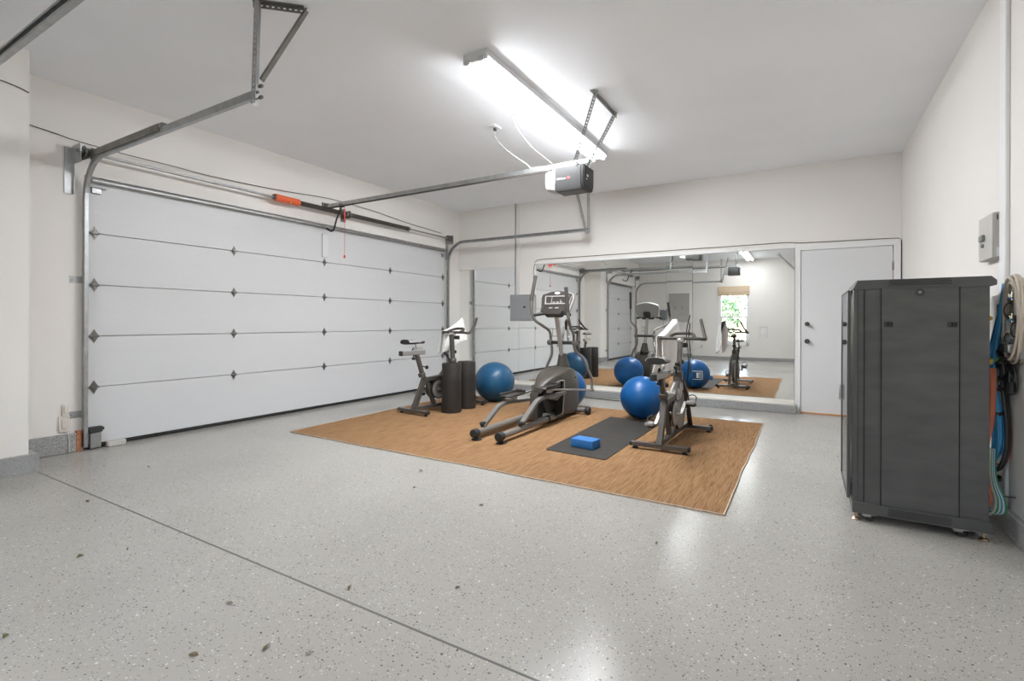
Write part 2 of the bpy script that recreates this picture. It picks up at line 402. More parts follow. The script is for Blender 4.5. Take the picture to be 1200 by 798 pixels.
# --- garage doors
def diamond(bm, c, w, h, t, up=1):
    """flat diamond plate with a knuckle on a wall facing +x"""
    x, y, z = c
    P_ = [(y, z - h), (y + w, z), (y, z + h), (y - w, z)]
    prism(bm, P_, 0, x, x + t)
    P_ = [(y, z - h * .62), (y + w * .55, z), (y, z + h * .62), (y - w * .55, z)]
    prism(bm, P_, 0, x + t, x + t + .008)
    cyl(bm, (x + t + .012, y - w * .9, z), (x + t + .012, y + w * .9, z), .009, 8)
    box(bm, (x + t + .012, y, z), (.022, w * 1.2, .02), .003)
def garage_door(name, label, X, y0, y1, z1, cols, nsec=5, seams=None):
    r = thing(name, label, 'garage door', (X, (y0 + y1) / 2, 0), kind='structure'); ox = X; oy = (y0 + y1) / 2
    zs = [.035] + (seams or [z1 * k / nsec for k in range(1, nsec)]) + [z1]
    for k in range(nsec):
        bm = B(); box2(bm, (-.055, y0 - oy, zs[k] + .0025), (-.005, y1 - oy, zs[k + 1] - .0025), .004)
        obj('door_section', bm, 'door_panel', r, ang=20)
    bm = B(); box2(bm, (-.05, y0 - oy, .004), (-.01, y1 - oy, .036), .01); obj('bottom_seal', bm, 'rubber', r)
    bm = B(); tube(bm, [(.03, y0 - oy + .02, z1 - .035), (.03, y1 - oy - .05, z1 - .035)], .021, 12); obj('top_strut', bm, 'galv', r)
    for z in zs[1:-1]:
        for y in cols:
            bm = B(); e_ = y in (cols[0], cols[-1]); diamond(bm, (-.004, y - oy, z), .036 if e_ else .03, .062 if e_ else .055, .004)
            obj('hinge', bm, 'galv_dark', r, ang=25)
    return r
gd = garage_door('door_1', 'wide white five-section garage door on the left wall', 0, DY0 + .0, DY1, 2.425, [1.925, 3.19, 4.4, 5.61, 6.895], seams=[.545, 1.003, 1.462, 1.925])
b = B(); box2(b, (-.004, 2.5 - 3.0, 0), (.01, 2.53 - 3.0, .0)); b.free()
b = B(); box2(b, (-.004, 4.355 - 4.41, 1.99), (.016, 4.445 - 4.41, 2.30), .005); obj('operator_plate', b, 'white_paint', gd)
# top roller bracket of the big door
for yy, s in ((1.935, 1), (6.885, -1)):
    b = B(); box2(b, (-.004, yy - 4.41 - .035, 2.28), (.02, yy - 4.41 + .035, 2.33), .003); tube(b, [(.02, yy - 4.41 - .05 * s, 2.33), (.02, yy - 4.41 + .07 * s, 2.33)], .006, 8); obj('top_bracket', b, 'galv', gd)
gd2 = garage_door('door_2', 'narrow white garage door behind the camera, seen in the mirror', PX - .10, EY0 + .02, EY1 - .02, 2.35, [-1.78, -.5, .77])
# unseen slabs added behind the garage doors to block outside light
b = B(); box2(b, (-.16, DY0 - .1, 0), (-.10, DY1 + .1, 2.5)); struct('light_blocker_left', b, 'light_blocker', smooth=False)
b = B(); box2(b, (-.16, EY0 - .1, 0), (.30, EY1 + .1, 2.5)); struct('light_blocker_near', b, 'light_blocker', smooth=False)

# --- tracks
def track_profile(w=.05, d=.028, t=.003):
    # C-shaped channel outline, open on one side
    return [(-w / 2, -d / 2), (-w / 2 + .0, d / 2), (-w / 2 + .012, d / 2), (-w / 2 + .012, d / 2 - t), (-w / 2 + t, d / 2 - t), (-w / 2 + t, -d / 2 + t), (w / 2 - t, -d / 2 + t), (w / 2 - t, d / 2 - t), (w / 2 - .012, d / 2 - t), (w / 2 - .012, d / 2), (w / 2, d / 2), (w / 2, -d / 2)]
def arc_pts(x0, z_top, r, n=10):
    return [(x0 + r - r * math.cos(k / n * PI / 2), z_top - r + r * math.sin(k / n * PI / 2)) for k in range(n + 1)]
def punched(bm, a, b_, w, up, n, t=.003):
    """perforated angle iron: two thin flanges, the wide one with real slots"""
    a = V(a); b_ = V(b_); d = (b_ - a); L = d.length; d.normalize(); u = V(up); u = (u - d * u.dot(d)).normalized(); s = d.cross(u)
    def bx(l0, l1, p0, p1, q0, q1):
        vs = [bm.verts.new(a + d * l + u * p + s * q) for l in (l0, l1) for p in (p0, p1) for q in (q0, q1)]
        for f in ((0, 1, 3, 2), (4, 6, 7, 5), (0, 4, 5, 1), (2, 3, 7, 6), (0, 2, 6, 4), (1, 5, 7, 3)): bm.faces.new([vs[i] for i in f])
    bx(0, L, 0, w * .34, 0, t); bx(0, L, w * .66, w, 0, t)
    st = L / n
    for k in range(n + 1): bx(max(0, k * st - st * .28), min(L, k * st + st * .28), w * .34, w * .66, 0, t)
    bx(0, L, 0, t, 0, w)
def door_tracks(X, y, s, zt, xend, label, hang, ceil_y, top_angle=True, group=None):
    """s: +1 track opens towards +y"""
    r = thing('garage_door_track', label, 'door track', (X, y, 0), group=group)
    pr_ = track_profile()
    path = [V((.045, 0, .03)), V((.045, 0, zt - .36))] + [V((a_, 0, z)) for a_, z in arc_pts(.045, zt, .34)][1:] + [V((xend - X, 0, zt))]
    bm = B()
    sweep(bm, path, [(p[1] * s, p[0]) for p in pr_], up=(1, 0, 0)); obj('track_rail', bm, 'galv', r, smooth=False)
    for z in (.32, 1.50):
        bm = B(); box2(bm, (.0, -s * .018, z - .03), (.05, -s * .014, z + .03)); box2(bm, (.0, -s * .018, z - .03), (.004, -s * .095, z + .03)); cyl(bm, (.003, -s * .075, z), (.014, -s * .075, z), .009, 6)
        obj('jamb_bracket', bm, 'galv', r, smooth=False)
    if top_angle:
        bm = B(); box2(bm, (.03, -s * .022, zt - .005), (1.38, -s * .016, zt + .052)); box2(bm, (.03, -s * .018, zt + .048), (1.42, s * .02, zt + .052)); obj('track_stiffener', bm, 'galv_dark', r, smooth=False)
    for x, zb, dy, dx in hang:
        bm = B(); punched(bm, (x - X, -s * .02, zt - zb), (x - X + dx, ceil_y * s, HC), .045, (1, 0, 0), 20)
        obj('hanger_strap', bm, 'galv', r, smooth=False)
    return r
t1 = door_tracks(0, 1.845, 1, 2.55, 2.56, 'curved galvanised door track at the left end of the wide garage door', [(2.525, .06, 0, 0)], 0.0)
# diagonal brace and ceiling angle of that hanger
b = B(); punched(b, (2.545, .02, 2.66), (2.70, .23, HC), .034, (1, 0, 0), 14); obj('diagonal_strap', b, 'galv_dark', t1, smooth=False)
b = B(); punched(b, (2.70, .23, HC - .004), (2.48, .02, HC - .004), .035, (0, 0, -1), 9); obj('ceiling_angle', b, 'galv_dark', t1, smooth=False)
b = B()
b.free()
for z in (2.60, 2.53):
    b = B(); cyl(b, (2.56, .01, z), (2.60, .01, z), .008, 6); cyl(b, (2.575, .01, z), (2.59, .01, z), .013, 6); obj('hanger_bolt', b, 'galv_dark', t1)
t2 = door_tracks(0, 6.985, -1, 2.53, 2.70, 'curved door track at the far right end of the wide garage door', [(2.66, .04, 0, 0)], 0.0, top_angle=False)
b = B(); punched(b, (2.67, 0, 2.47), (2.50, -.02, HC), .034, (0, 1, 0), 14); obj('diagonal_strap', b, 'galv', t2, smooth=False)
# plate that closes the near corner bracket
t3 = door_tracks(PX, .865, -1, 2.512, 3.26, 'thick door track passing high at the near left corner', [(3.22, .04, 0, 0)], 0.0, top_angle=False)
t4 = door_tracks(PX, -1.91, 1, 2.46, 3.24, 'door track near the back wall, seen in the mirror', [(3.2, .04, 0, 0), ], 0.0, top_angle=False)
b = B(); punched(b, (2.74, 0, 2.42), (2.95, .25, HC), .034, (1, 0, 0), 14); obj('diagonal_strap', b, 'galv', t4, smooth=False)
# galvanised corner bearing plates with cable drums
def shaft_assembly(X, ya, yb, z, label, springs, orange=None, plate_l=None):
    r = thing('torsion_spring_shaft', label, 'spring shaft', (X + .12, (ya + yb) / 2, z)); oy = (ya + yb) / 2
    bm = B(); tube(bm, [(0, ya - oy - .05, 0), (0, yb - oy + .05, 0)], .0127, 10); obj('shaft', bm, 'galv', r)
    for y, s in ((ya, 1), (yb, -1)):
        bm = B(); box2(bm, (-.115, y - oy - .004 - .03 * s, -.10), (.05, y - oy + .004 - .03 * s, .06)); box2(bm, (-.115, y - oy - .03 * s, -.36), (-.108, y - oy - .09 * s, .04)); box2(bm, (-.115, y - oy - .03 * s - .002, -.36), (-.085, y - oy - .03 * s + .002, -.1))
        obj('bearing_plate', bm, 'galv', r, smooth=False)
        bm = B(); lathe(bm, [(.018, 0), (.052, .002), (.052, .01), (.038, .014), (.04, .055), (.05, .06), (.05, .066), (.02, .07)], (0, s, 0), (0, y - oy, 0)); obj('cable_drum', bm, 'galv_dark', r)
    for (s0, s1) in springs:
        bm = B(); n_ = int((s1 - s0) / .0125); pts = []
        for k in range(n_ * 8 + 1):
            a_ = k / 8 * 2 * PI; pts.append((.026 * math.cos(a_), s0 - oy + (s1 - s0) * k / (n_ * 8), .026 * math.sin(a_)))
        sweep(bm, pts, circ(.0048, 5), up=(0, 1, 0)); obj('torsion_spring', bm, 'spring', r)
        for e_ in (s0, s1):
            bm = B(); lathe(bm, [(.015, -.02), (.033, -.02), (.033, .02), (.015, .02)], (0, 1, 0), (0, e_ - oy, 0), 14); obj('winding_cone', bm, 'galv_dark', r)
    return r, oy
sh, oy = shaft_assembly(0, 1.80, 6.94, 2.60, 'torsion spring shaft with orange tag above the wide garage door', [(3.60, 4.66), (4.72, 5.87)])
b = B(); lathe(b, [(.0405, 3.60 - oy), (.042, 3.60 - oy), (.042, 3.92 - oy), (.0405, 3.92 - oy)], (0, 1, 0), (0, 0, 0)); 
og = obj('warning_tag', b, 'orange', sh); og['label'] = 'orange wrap-around warning tag'
b = B(); box2(b, (.034, 3.66 - oy, -.024), (.0425, 3.88 - oy, .020)); b.free()
b = B(); cyl(b, (.030, 3.79 - oy, -.030), (.0335, 3.79 - oy, -.033), .009, 12); obj('tag_sticker', b, 'yellow', og)
b = B(); box2(b, (-.118, 4.66 - oy, -.09), (-.11, 4.74 - oy, .09), .002); box2(b, (-.118, 4.693 - oy, -.05), (.035, 4.701 - oy, .05), .002); obj('center_plate', b, 'galv_dark', sh, smooth=False)
sh2, oy2 = shaft_assembly(PX, EY0 - .02, EY1 + .02, 2.66, 'torsion spring shaft over the narrow garage door, seen in the mirror', [(-1.2, -.35)])

# --- wires along the left wall
def wire(label, pts, r=.004, m='wire_dark', cat='wire', sm=True, name='wire', group=None, seg=6):
    o = pts[0]; P_ = [V(p) - V(o) for p in pts]
    bm = B(); tube(bm, smooth_path(P_, 6) if sm else fillet(P_, .05), r, seg)
    return tag(obj(name, bm, m, loc=o), label, cat, group)
wire('dark wire sagging along the wall above the wide garage door', [(.014, 1.44, 2.75), (.014, 1.67, 2.725), (.05, 1.77, 2.70), (.07, 2.1, 2.682), (.05, 2.55, 2.686), (.02, 2.96, 2.69), (.016, 3.66, 2.72), (.016, 4.35, 2.775), (.02, 4.7, 2.78), (.016, 5.3, 2.765), (.016, 5.5, 2.75), (.016, 6.04, 2.715), (.016, 6.5, 2.70), (.02, 6.83, 2.685)])
wire('short dark wire crossing the wall stub at the left edge', [(PX + .006, .86, 2.80), (PX + .006, 1.15, 2.87), (PX + .006, 1.28, 2.865), (PX + .006, 1.355, 2.845)])
# --- small fittings at the foot of the big door
t = thing('door_safety_sensor', 'small black safety sensor on a grey bracket at the garage door foot', 'sensor', (.03, 1.915, 0))
b = B(); box2(b, (0, -.035, .01), (.03, .045, .145), .003); obj('sensor_bracket', b, 'galv', t)
b = B(); box2(b, (0, -.05, .15), (.05, .05, .20), .006); cyl(b, (.02, .05, .175), (.02, .065, .175), .014); obj('sensor_body', b, 'opener_dark', t)
b = B(); box2(b, (.03, 2.0, 0), (.09, 2.14, .05), .008); tag(obj('door_block', b, 'phone_box', loc=(0, 0, 0)), 'small beige block on the floor against the garage door corner', 'block')
b = B(); box2(b, (.0, 1.79, 0), (.04, 1.825, .18), .002); struct('trim_6', b, 'rust')
def faceplate(name, label, loc, w, h, face, kindm='beige_plastic', inner=None, cat='outlet'):
    t = thing(name, label, cat, loc)
    bm = B(); sz = (.012, w, h) if face == 'x' else (w, .012, h); box(bm, (.006 if face == 'x' else 0, .006 if face == 'y' else 0, 0), sz, .004); obj('cover_plate', bm, kindm, t)
    bm = B(); sz = (.008, w * .45, h * .55) if face == 'x' else (w * .45, .008, h * .55); box(bm, (.014 if face == 'x' else 0, .014 if face == 'y' else 0, 0), sz, .002); obj('insert', bm, inner or kindm, t)
    return t
faceplate('wall_switch', 'small beige wall plate left of the wide garage door', (0, 1.72, .37), .04, .10, 'x', cat='wall plate')
faceplate('outlet_cover', 'beige weather cover plate below the small plate, left of the garage door', (0, 1.715, .25), .075, .14, 'x', cat='wall plate')
wire('thin cream wire dropping from the wall cover plate to the floor', [(.012, 1.73, .18), (.045, 1.735, .15), (.045, 1.74, .01)], .003, 'beige_plastic')

# ------------------------------------------------------------------ openers
def opener(X0, Y, z0, label, near=True, strap_up=None):
    t = thing('garage_door_opener', label, 'garage door opener', (X0, Y, z0))
    L_ = .27; h = .225; w = .24
    prof = [(-w / 2, .06), (-w / 2 + .03, .0), (w / 2 - .03, .0), (w / 2, .06), (w / 2, h), (-w / 2, h)]
    bm = B(); prism(bm, prof, 0, 0, L_); bmesh.ops.bevel(bm, geom=bm.edges[:], offset=.008, segments=2, affect='EDGES')
    body = obj('motor_housing', bm, 'opener_grey', t)
    bm = B(); prism(bm, [(p[0] * 1.03, p[1] * 1.0 + .0) for p in prof], 0, L_ - .005, L_ + .03); bmesh.ops.bevel(bm, geom=bm.edges[:], offset=.008, segments=2, affect='EDGES'); ec = obj('end_cap', bm, 'opener_dark', t)
    for yy, zz, a_ in ((-.04, .13, .022), (-.06, .095, .012)):
        bm = B(); box(bm, (L_ + .032, yy, zz), (.006, a_ * 1.6, a_), .002); obj('button', bm, 'white_text', ec)
    bm = B(); prism(bm, [(-.115, .08), (-.09, .012), (.09, .012), (.115, .08), (.115, .215), (-.115, .215)], 0, -.12, 0)
    for v in bm.verts:
        if v.co.x < -.05: v.co.y *= .78; v.co.z = .03 + (v.co.z) * .80
    bmesh.ops.bevel(bm, geom=bm.edges[:], offset=.01, segments=2, affect='EDGES'); obj('light_lens', bm, 'lens', t)
    bm = B(); box2(bm, (.01, -.11, h), (L_ - .05, .11, h + .035), .004); obj('chassis', bm, 'galv', t)
    if near:
        bm = text_bm('LiftMaster', .024, .002); xf(bm, Matrix.Translation((.068, -w / 2 - .001, .115)) @ Matrix.Rotation(PI / 2, 4, 'X')); obj('maker_lettering', bm, 'white_text', body, smooth=False)
        bm = B(); box(bm, (.145, -w / 2 - .001, .115), (.028, .002, .022), 0); obj('maker_badge', bm, 'red', body, smooth=False)
    # rail to the door header
    bm = B(); xr = -(X0 - .0) if near else -(X0 - PX)
    box2(bm, (xr, -.016, h + .035), (.30, .016, h + .075), .003); box2(bm, (xr + .1, -.022, h + .028), (0, .022, h + .036)); obj('rail', bm, 'galv', t, smooth=False)
    bm = B(); box2(bm, (xr + .05, -.020, h + .012), (-.08, -.004, h + .028)); obj('drive_chain', bm, 'wire_dark', t, smooth=False)
    bm = B(); box2(bm, (xr, -.05, h + .03), (xr + .02, .05, h + .10), .003); box2(bm, (xr, -.02, h + .03), (xr + .09, .02, h + .085), .003); obj('header_bracket', bm, 'galv_dark', t)
    # hangers
    x_ = .20
    ax = 3.91 - X0 if near else .2
    bm = B(); punched(bm, (ax, -.34 if near else -.2, HC - z0 - .003), (ax, .26 if near else .3, HC - z0 - .003), .04, (0, 0, -1), 16); obj('ceiling_angle', bm, 'galv_dark', t, smooth=False)
    for y0_, y1_ in (((-.32, -.14), (.20, .14)) if near else ((-.18, -.14), (.26, .14))):
        bm = B(); punched(bm, (ax, y0_, HC - z0), (x_, y1_, h + .02), .03, (1, .3, 0), 22); obj('hanger_strap', bm, 'galv', t, smooth=False)
    # door arm
    xd = xr + .33
    bm = B(); box(bm, (xd, 0, h + .03), (.09, .04, .05), .01); obj('trolley', bm, 'opener_dark', t)
    bm = B(); bar(bm, [(xd - .01, 0, h + .02), (xd - .10, 0, h - .14), (xd - .15, 0, h - .27), (xd - .20, 0, h - .285), (xr + .02, 0, h - .23)], .026, .006, up=(0, 1, 0), fil=.03)
    for v in bm.verts: pass
    bm2 = bm; arm = obj('door_arm', bm2, 'opener_dark', t)
    return t
op1 = opener(3.43, 4.40, 2.385, 'black and grey garage door opener hanging under the ceiling near the tube light')
op2 = opener(3.60, -.50, 2.50, 'second garage door opener hung behind the camera, seen in the mirror', near=False)
t = thing('release_tag', 'red emergency release tag and cord hanging from the opener rail', 'release cord', (.385, 4.40, 2.60))
b = B(); box(b, (0, 0, -.10), (.004, .085, .155), .001, rot=None); 
for v in b.verts: v.co = Matrix.Rotation(.7, 3, 'Z') @ v.co
obj('tag', b, 'red', t)
b = B(); tube(b, [(0, 0, .04), (0, 0, -.60)], .0025, 6); obj('cord', b, 'red', t)
b = B(); lathe(b, [(.004, -.60), (.014, -.615), (.012, -.64), (.0, -.645)], seg=10); obj('cord_handle', b, 'red', t)

# ceiling outlet with cord for the opener
t = thing('ceiling_outlet', 'small white outlet plate on the ceiling left of the tube light', 'outlet', (2.72, 4.33, HC))
b = B(); box(b, (0, 0, -.006), (.08, .12, .012), .003); obj('cover_plate', b, 'white_trim', t)
b = B(); box(b, (0, 0, -.03), (.03, .03, .035), .006); obj('plug', b, 'opener_dark', t)
wire('grey cord hanging from the ceiling outlet to the opener rail', [(2.72, 4.33, 3.12), (2.73, 4.33, 3.04), (2.82, 4.35, 2.93), (2.95, 4.37, 2.82), (3.06, 4.385, 2.74), (3.11, 4.395, 2.69), (3.2, 4.40, 2.69), (3.34, 4.40, 2.66)], .0045, 'panel_grey', 'cord', name='extension_cord')
wire('thin white wire drooping between the tube light and the opener', [(3.28, 3.75, 3.06), (3.26, 3.8, 2.92), (3.3, 4.0, 2.78), (3.36, 4.2, 2.70), (3.40, 4.32, 2.66)], .0018, 'white_trim')

# ------------------------------------------------------------------ tube lights
def tube_light(X, y0, y1, label, lamp):
    t = thing('fluorescent_light', label, 'ceiling light', (X, (y0 + y1) / 2, HC)); L_ = (y1 - y0) / 2
    bm = B(); prism(bm, [(-.105, 0), (.105, 0), (.105, -.05), (.03, -.052), (-.03, -.052), (-.105, -.05)], 1, -L_, L_); obj('fixture_body', bm, 'white_paint', t, ang=15)
    for s in (-1, 1):
        bm = B(); box(bm, (0, s * (L_ - .008), -.040), (.216, .024, .078), .006); ed = obj('end_cap', bm, 'white_paint', t)
        for x in (-.06, .06):
            bm = B(); lathe(bm, [(.0, 0), (.022, 0), (.024, .01), (.016, .014), (.0, .014)], (0, s, 0), (x, s * (L_ + .003), -.073), 14); obj('lamp_holder', bm, 'galv_light', ed)
    bm = B(); box(bm, (0, 0, -.055), (.16, .03, .05), .005); obj('mid_holder', bm, 'white_paint', t)
    for x in (-.06, .06):
        for s in (-1, 1):
            bm = B(); tube(bm, [(x, s * .02, -.073), (x, s * (L_ - .022), -.073)], .0185, 14); tb = obj('fluorescent_tube', bm, lamp, t)
            tb.data.materials.append(M[lamp + '_upper'])          # weaker glow on top and sides, added to keep the ceiling darker
            for p_ in tb.data.polygons:
                if p_.normal.z > -.75: p_.material_index = 1
    return t
tube_light(3.36, 3.05, 5.62, 'twin-tube fluorescent light glowing on the ceiling in front of the opener', 'tube_bright')
tube_light(4.02, -2.05, .45, 'second twin-tube fluorescent light behind the camera, seen in the mirror', 'tube_soft')

# ------------------------------------------------------------------ far wall fittings
t = thing('breaker_box', 'grey metal breaker box on the far wall above the narrow mirror', 'electrical panel', (1.345, D, 1.16))
b = B(); box2(b, (-.20, -.075, 0), (.20, .0225, .445), .003); obj('enclosure', b, 'panel_grey', t)
b = B(); box2(b, (-.165, -.082, .03), (.165, -.074, .415), .003); dd = obj('door', b, 'panel_grey', t)
b = B(); box2(b, (.06, -.088, .22), (.11, -.081, .25), .002); obj('latch', b, 'opener_dark', dd)
for x, lb in ((1.215, 'left'), (1.30, 'right')):
    b = B(); tube(b, [(x, D - .016, 1.60), (x, D - .016, HC)], .013, 10)
    tag(obj('conduit_pipe', b, 'wall' if lb == 'right' else 'panel_grey'), '%s one of the two conduit pipes from the ceiling to the breaker box' % lb, 'pipe')
wire('grey wire stapled around the top of the mirrors and over the side door', [(1.56, D - .003, 1.60), (1.56, D - .003, 2.05), (1.60, D - .003, 2.175), (1.74, D - .003, 2.185), (5.30, D - .003, 2.185), (5.42, D - .003, 2.165), (6.38, D - .003, 2.150), (6.458, D - .003, 2.145), (6.459, D - .003, 2.05), (6.459, D - .003, .2)], .0055, 'galv_dark', sm=False)
# side door
t = thing('door_3', 'white flat side door beside the mirrors', 'door', (5.915, D, 0), kind='structure')
b = B(); box2(b, (-.474, -.035, .012), (.462, .0, 2.062), .003); slab = obj('door_slab', b, 'white_paint', t)
b = B(); prism(b, [(-.54, 0), (-.478, 0), (-.478, 2.066), (.468, 2.066), (.468, 0), (.535, 0), (.535, 2.13), (-.54, 2.13)], 1, -.045, .04); obj('door_casing', b, 'white_trim', t)
b = B(); box2(b, (-.478, -.07, 0), (.468, 0, .013), .003); obj('threshold', b, 'wood', t)
for z, r_ in ((.91, .030), (1.13, .027)):
    b = B(); lathe(b, [(r_, 0), (r_, .008), (.012, .012), (.012, .03), (r_ * .8, .036), (r_ * .95, .05), (r_ * .7, .062), (0, .065)], (0, -1, 0), (-.405, -.035, z), 20); obj('door_knob' if z < 1 else 'deadbolt', b, 'knob', slab)
for z in (.3, 1.05, 1.82):
    b = B(); box2(b, (.455, -.042, z - .05), (.472, -.03, z + .05), .002); cyl(b, (.465, -.045, z - .05), (.465, -.045, z + .05), .007, 8); obj('hinge', b, 'galv_dark', slab)

# ------------------------------------------------------------------ back wall items seen in the mirror
t = thing('meter_panel', 'large grey electrical panel in a white frame, seen in the mirror', 'electrical panel', (1.845, YB, 1.14))
b = B(); box2(b, (-.37, 0, -.02), (.37, .03, .99), .004); obj('frame', b, 'white_trim', t)
b = B(); box2(b, (-.335, .02, .015), (.335, .045, .955), .004); c_ = obj('cover', b, 'meter', t)
b = B(); box2(b, (-.20, .04, .22), (.20, .055, .70), .01); dd = obj('panel_door', b, 'meter', t)
b = B(); box2(b, (-.13, .054, .42), (-.105, .06, .52), .002); box2(b, (.10, .054, .42), (.125, .06, .52), .002); obj('latch', b, 'panel_grey_dark', dd)
b = B(); box2(b, (-.13, 0, 0), (.12, .09, .34), .006); t = tag(obj('control_box', b, 'panel_grey_dark', loc=(1.345, YB, 1.235)), 'small dark grey box beside the framed panel, seen in the mirror', 'box')
wire('loose grey cord below the small control box, seen in the mirror', [(1.36, YB + .05, 1.23), (1.33, YB + .05, 1.05), (1.42, YB + .05, .9), (1.50, YB + .05, 1.05), (1.48, YB + .04, 1.14)], .006, 'panel_grey_dark', 'cord')
t = thing('wall_plate', 'white framed rectangular plate right of the window, seen in the mirror', 'wall plate', (4.355, YB, .90))
b = B(); 
for a_, c_ in (((-.125, 0, -.17), (-.09, .02, .17)), ((.09, 0, -.17), (.125, .02, .17)), ((-.125, 0, .14), (.125, .02, .17)), ((-.125, 0, -.17), (.125, .02, -.14))): box2(b, a_, c_, .003)
obj('frame', b, 'white_trim', t)
b = B(); box2(b, (-.055, 0, -.10), (.055, .015, .10), .003); obj('inner_plate', b, 'white_trim', t)
faceplate('outlet', 'small outlet low on the back wall, seen in the mirror', (2.56, YB, .40), .07, .11, 'y')
wire('thin cord drooping from the low outlet, seen in the mirror', [(2.56, YB + .03, .40), (2.5, YB + .06, .36), (2.3, YB + .06, .26), (2.1, YB + .05, .20), (1.9, YB + .05, .10)], .004, 'wire_beige', 'cord')
b = B(); tube(b, [(4.80, YB + .9, HC), (4.80, YB + .9, HC - .02), (5.40, YB + .9, 2.52)], .03, 12)
tag(obj('ceiling_pipe', b, 'galv', loc=(0, 0, 0)), 'grey pipe slanting down from the ceiling behind the camera, seen in the mirror', 'pipe')

# ------------------------------------------------------------------ right wall
t = thing('wall_junction_box', 'beige utility box with latch high on the right wall', 'utility box', (W, 4.004, 1.42))
b = B(); box2(b, (-.042, -.13, .10), (0, .13, .365), .003); obj('enclosure', b, 'phone_box', t)
b = B(); box2(b, (-.048, -.128, .102), (-.041, .128, .363), .003); dd = obj('cover', b, 'phone_box', t)
b = B(); box2(b, (-.064, .0, .215), (-.047, .07, .255), .005); cyl(b, (-.06, .03, .19), (-.047, .03, .19), .012, 10); obj('latch', b, 'panel_grey_dark', dd)
b = B(); box2(b, (-.028, -.134, .11), (-.006, -.129, .16), .001); obj('sticker', b, 'white_trim', t)
b = B()
for x in (-.026, -.012): box(b, (x, -.132, .335), (.006, .004, .03), .001)
obj('vent_slot', b, 'opener_dark', t)

# ------------------------------------------------------------------ equipment rack
RX0, RX1, RY0, RY1 = 5.735, 6.335, 3.55, 4.15
t = thing('server_rack', 'tall black server rack cabinet on casters at the right wall', 'rack cabinet', (RX0 - .005, 3.49, 0))
w_, d_ = .590, .60
b = B(); box2(b, (.025, .004, .10), (w_, d_ - .004, 1.34), .002); obj('cabinet_body', b, 'rack', t)
# top cap with bevelled ends
b = B(); prism(b, [(-.005, 1.335), (.02, 1.388), (.595, 1.390), (.616, 1.368), (.616, 1.343), (.590, 1.335)], 1, -.004, d_ + .004); bmesh.ops.bevel(b, geom=b.edges[:], offset=.002, affect='EDGES'); cap = obj('top_cap', b, 'rack_edge', t)
b = B(); prism(b, [(.0, .046), (.60, .046), (.606, .052), (.606, .100), (.590, .108), (.0, .108)], 1, -.004, d_ + .004); bmesh.ops.bevel(b, geom=b.edges[:], offset=.002, affect='EDGES'); pl = obj('plinth', b, 'rack_edge', t)
# removable side panel
b = B(); box2(b, (.135, -.004, .112), (.468, .004, 1.342), .002); sp_ = obj('side_panel', b, 'rack', t)
b = B()
for a_, c_ in (((.131, -.003, .108), (.135, .0, 1.345)), ((.468, -.003, .108), (.472, .0, 1.345)), ((.131, -.003, 1.342), (.472, .0, 1.3465)), ((.052, -.003, .11), (.056, .0, 1.335))): box2(b, a_, c_)
obj('panel_gap', b, 'dark', t, smooth=False)
b = B(); lathe(b, [(.019, 0), (.019, .006), (.014, .009), (0, .009)], (0, -1, 0), (.302, -.004, 1.312), 20); lk = obj('lock', b, 'opener_dark', sp_)
b = B(); lathe(b, [(.009, 0), (.009, .004), (0, .004)], (0, -1, 0), (.302, -.013, 1.312), 14); obj('keyhole', b, 'galv_dark', lk)
for x in (.165, .44):
    b = B(); box(b, (x, -.005, 1.135), (.042, .006, .028), .003); lt = obj('latch', b, 'opener_dark', sp_)
    b = B(); box(b, (x - .002, -.009, 1.135), (.008, .004, .02), .001); box(b, (x + .012, -.009, 1.135), (.004, .004, .02), .001); obj('latch_slider', b, 'dark', lt)
# punched vent bands (top and bottom)
def vent(x0, x1, z0, z1, par, dx=.0105, dz=.0085, y=-.0045):
    bm = B(); k = 0; z = z0
    while z < z1:
        x = x0 + (dx / 2 if k % 2 else 0)
        while x < x1:
            lathe(bm, [(.0034, 0), (.0034, .0012), (0, .0012)], (0, -1, 0), (x, y, z), 6); x += dx
        z += dz; k += 1
    obj('vent_slots', bm, 'dark', par, smooth=False)
vent(.17, .435, 1.3555, 1.384, cap); vent(.17, .44, .060, .098, pl)
# glass front door on the left side, in a thin dark frame
b = B(); box2(b, (.0, .0, .105), (.025, .03, 1.345), .003); obj('front_post', b, 'rack_edge', t)
fd = thing('x', '', ''); bpy.data.objects.remove(fd)
b = B(); box2(b, (-.022, .035, .13), (-.016, .575, 1.325)); fg = obj('glass_door', b, 'smoked', t, smooth=False)
b = B()
for a_, c_ in (((-.026, .572, .125), (-.010, .590, 1.33)), ((-.026, .02, .125), (-.010, .036, 1.33)), ((-.026, .02, 1.323), (-.010, .59, 1.335)), ((-.026, .02, .118), (-.010, .59, .13))): box2(b, a_, c_, .002)
obj('door_frame', b, 'rack_edge', fg)
b = B(); box2(b, (-.038, .56, .62), (-.022, .60, .72), .003); obj('door_handle', b, 'galv_light', fg)
for x, y in ((.05, .01), (.51, .01), (.05, .53), (.51, .53)):
    b = B(); box(b, (x + .03 * (1 if x < .2 else -1), y + .02, .044), (.07, .05, .008), .002); cs = obj('caster', b, 'galv_light', t)
    b = B(); box(b, (x + .03 * (1 if x < .2 else -1) - .01, y + .02, .033), (.045, .032, .02), .004); obj('caster_fork', b, 'galv', cs)
    b = B(); xx = x + .03 * (1 if x < .2 else -1) + .005; lathe(b, [(0, -.011), (.017, -.011), (.0195, -.006), (.0195, .006), (.017, .011), (0, .011)], (0, 1, 0), (xx, y + .02, .0195), 20); obj('caster_wheel', b, 'rubber', cs)
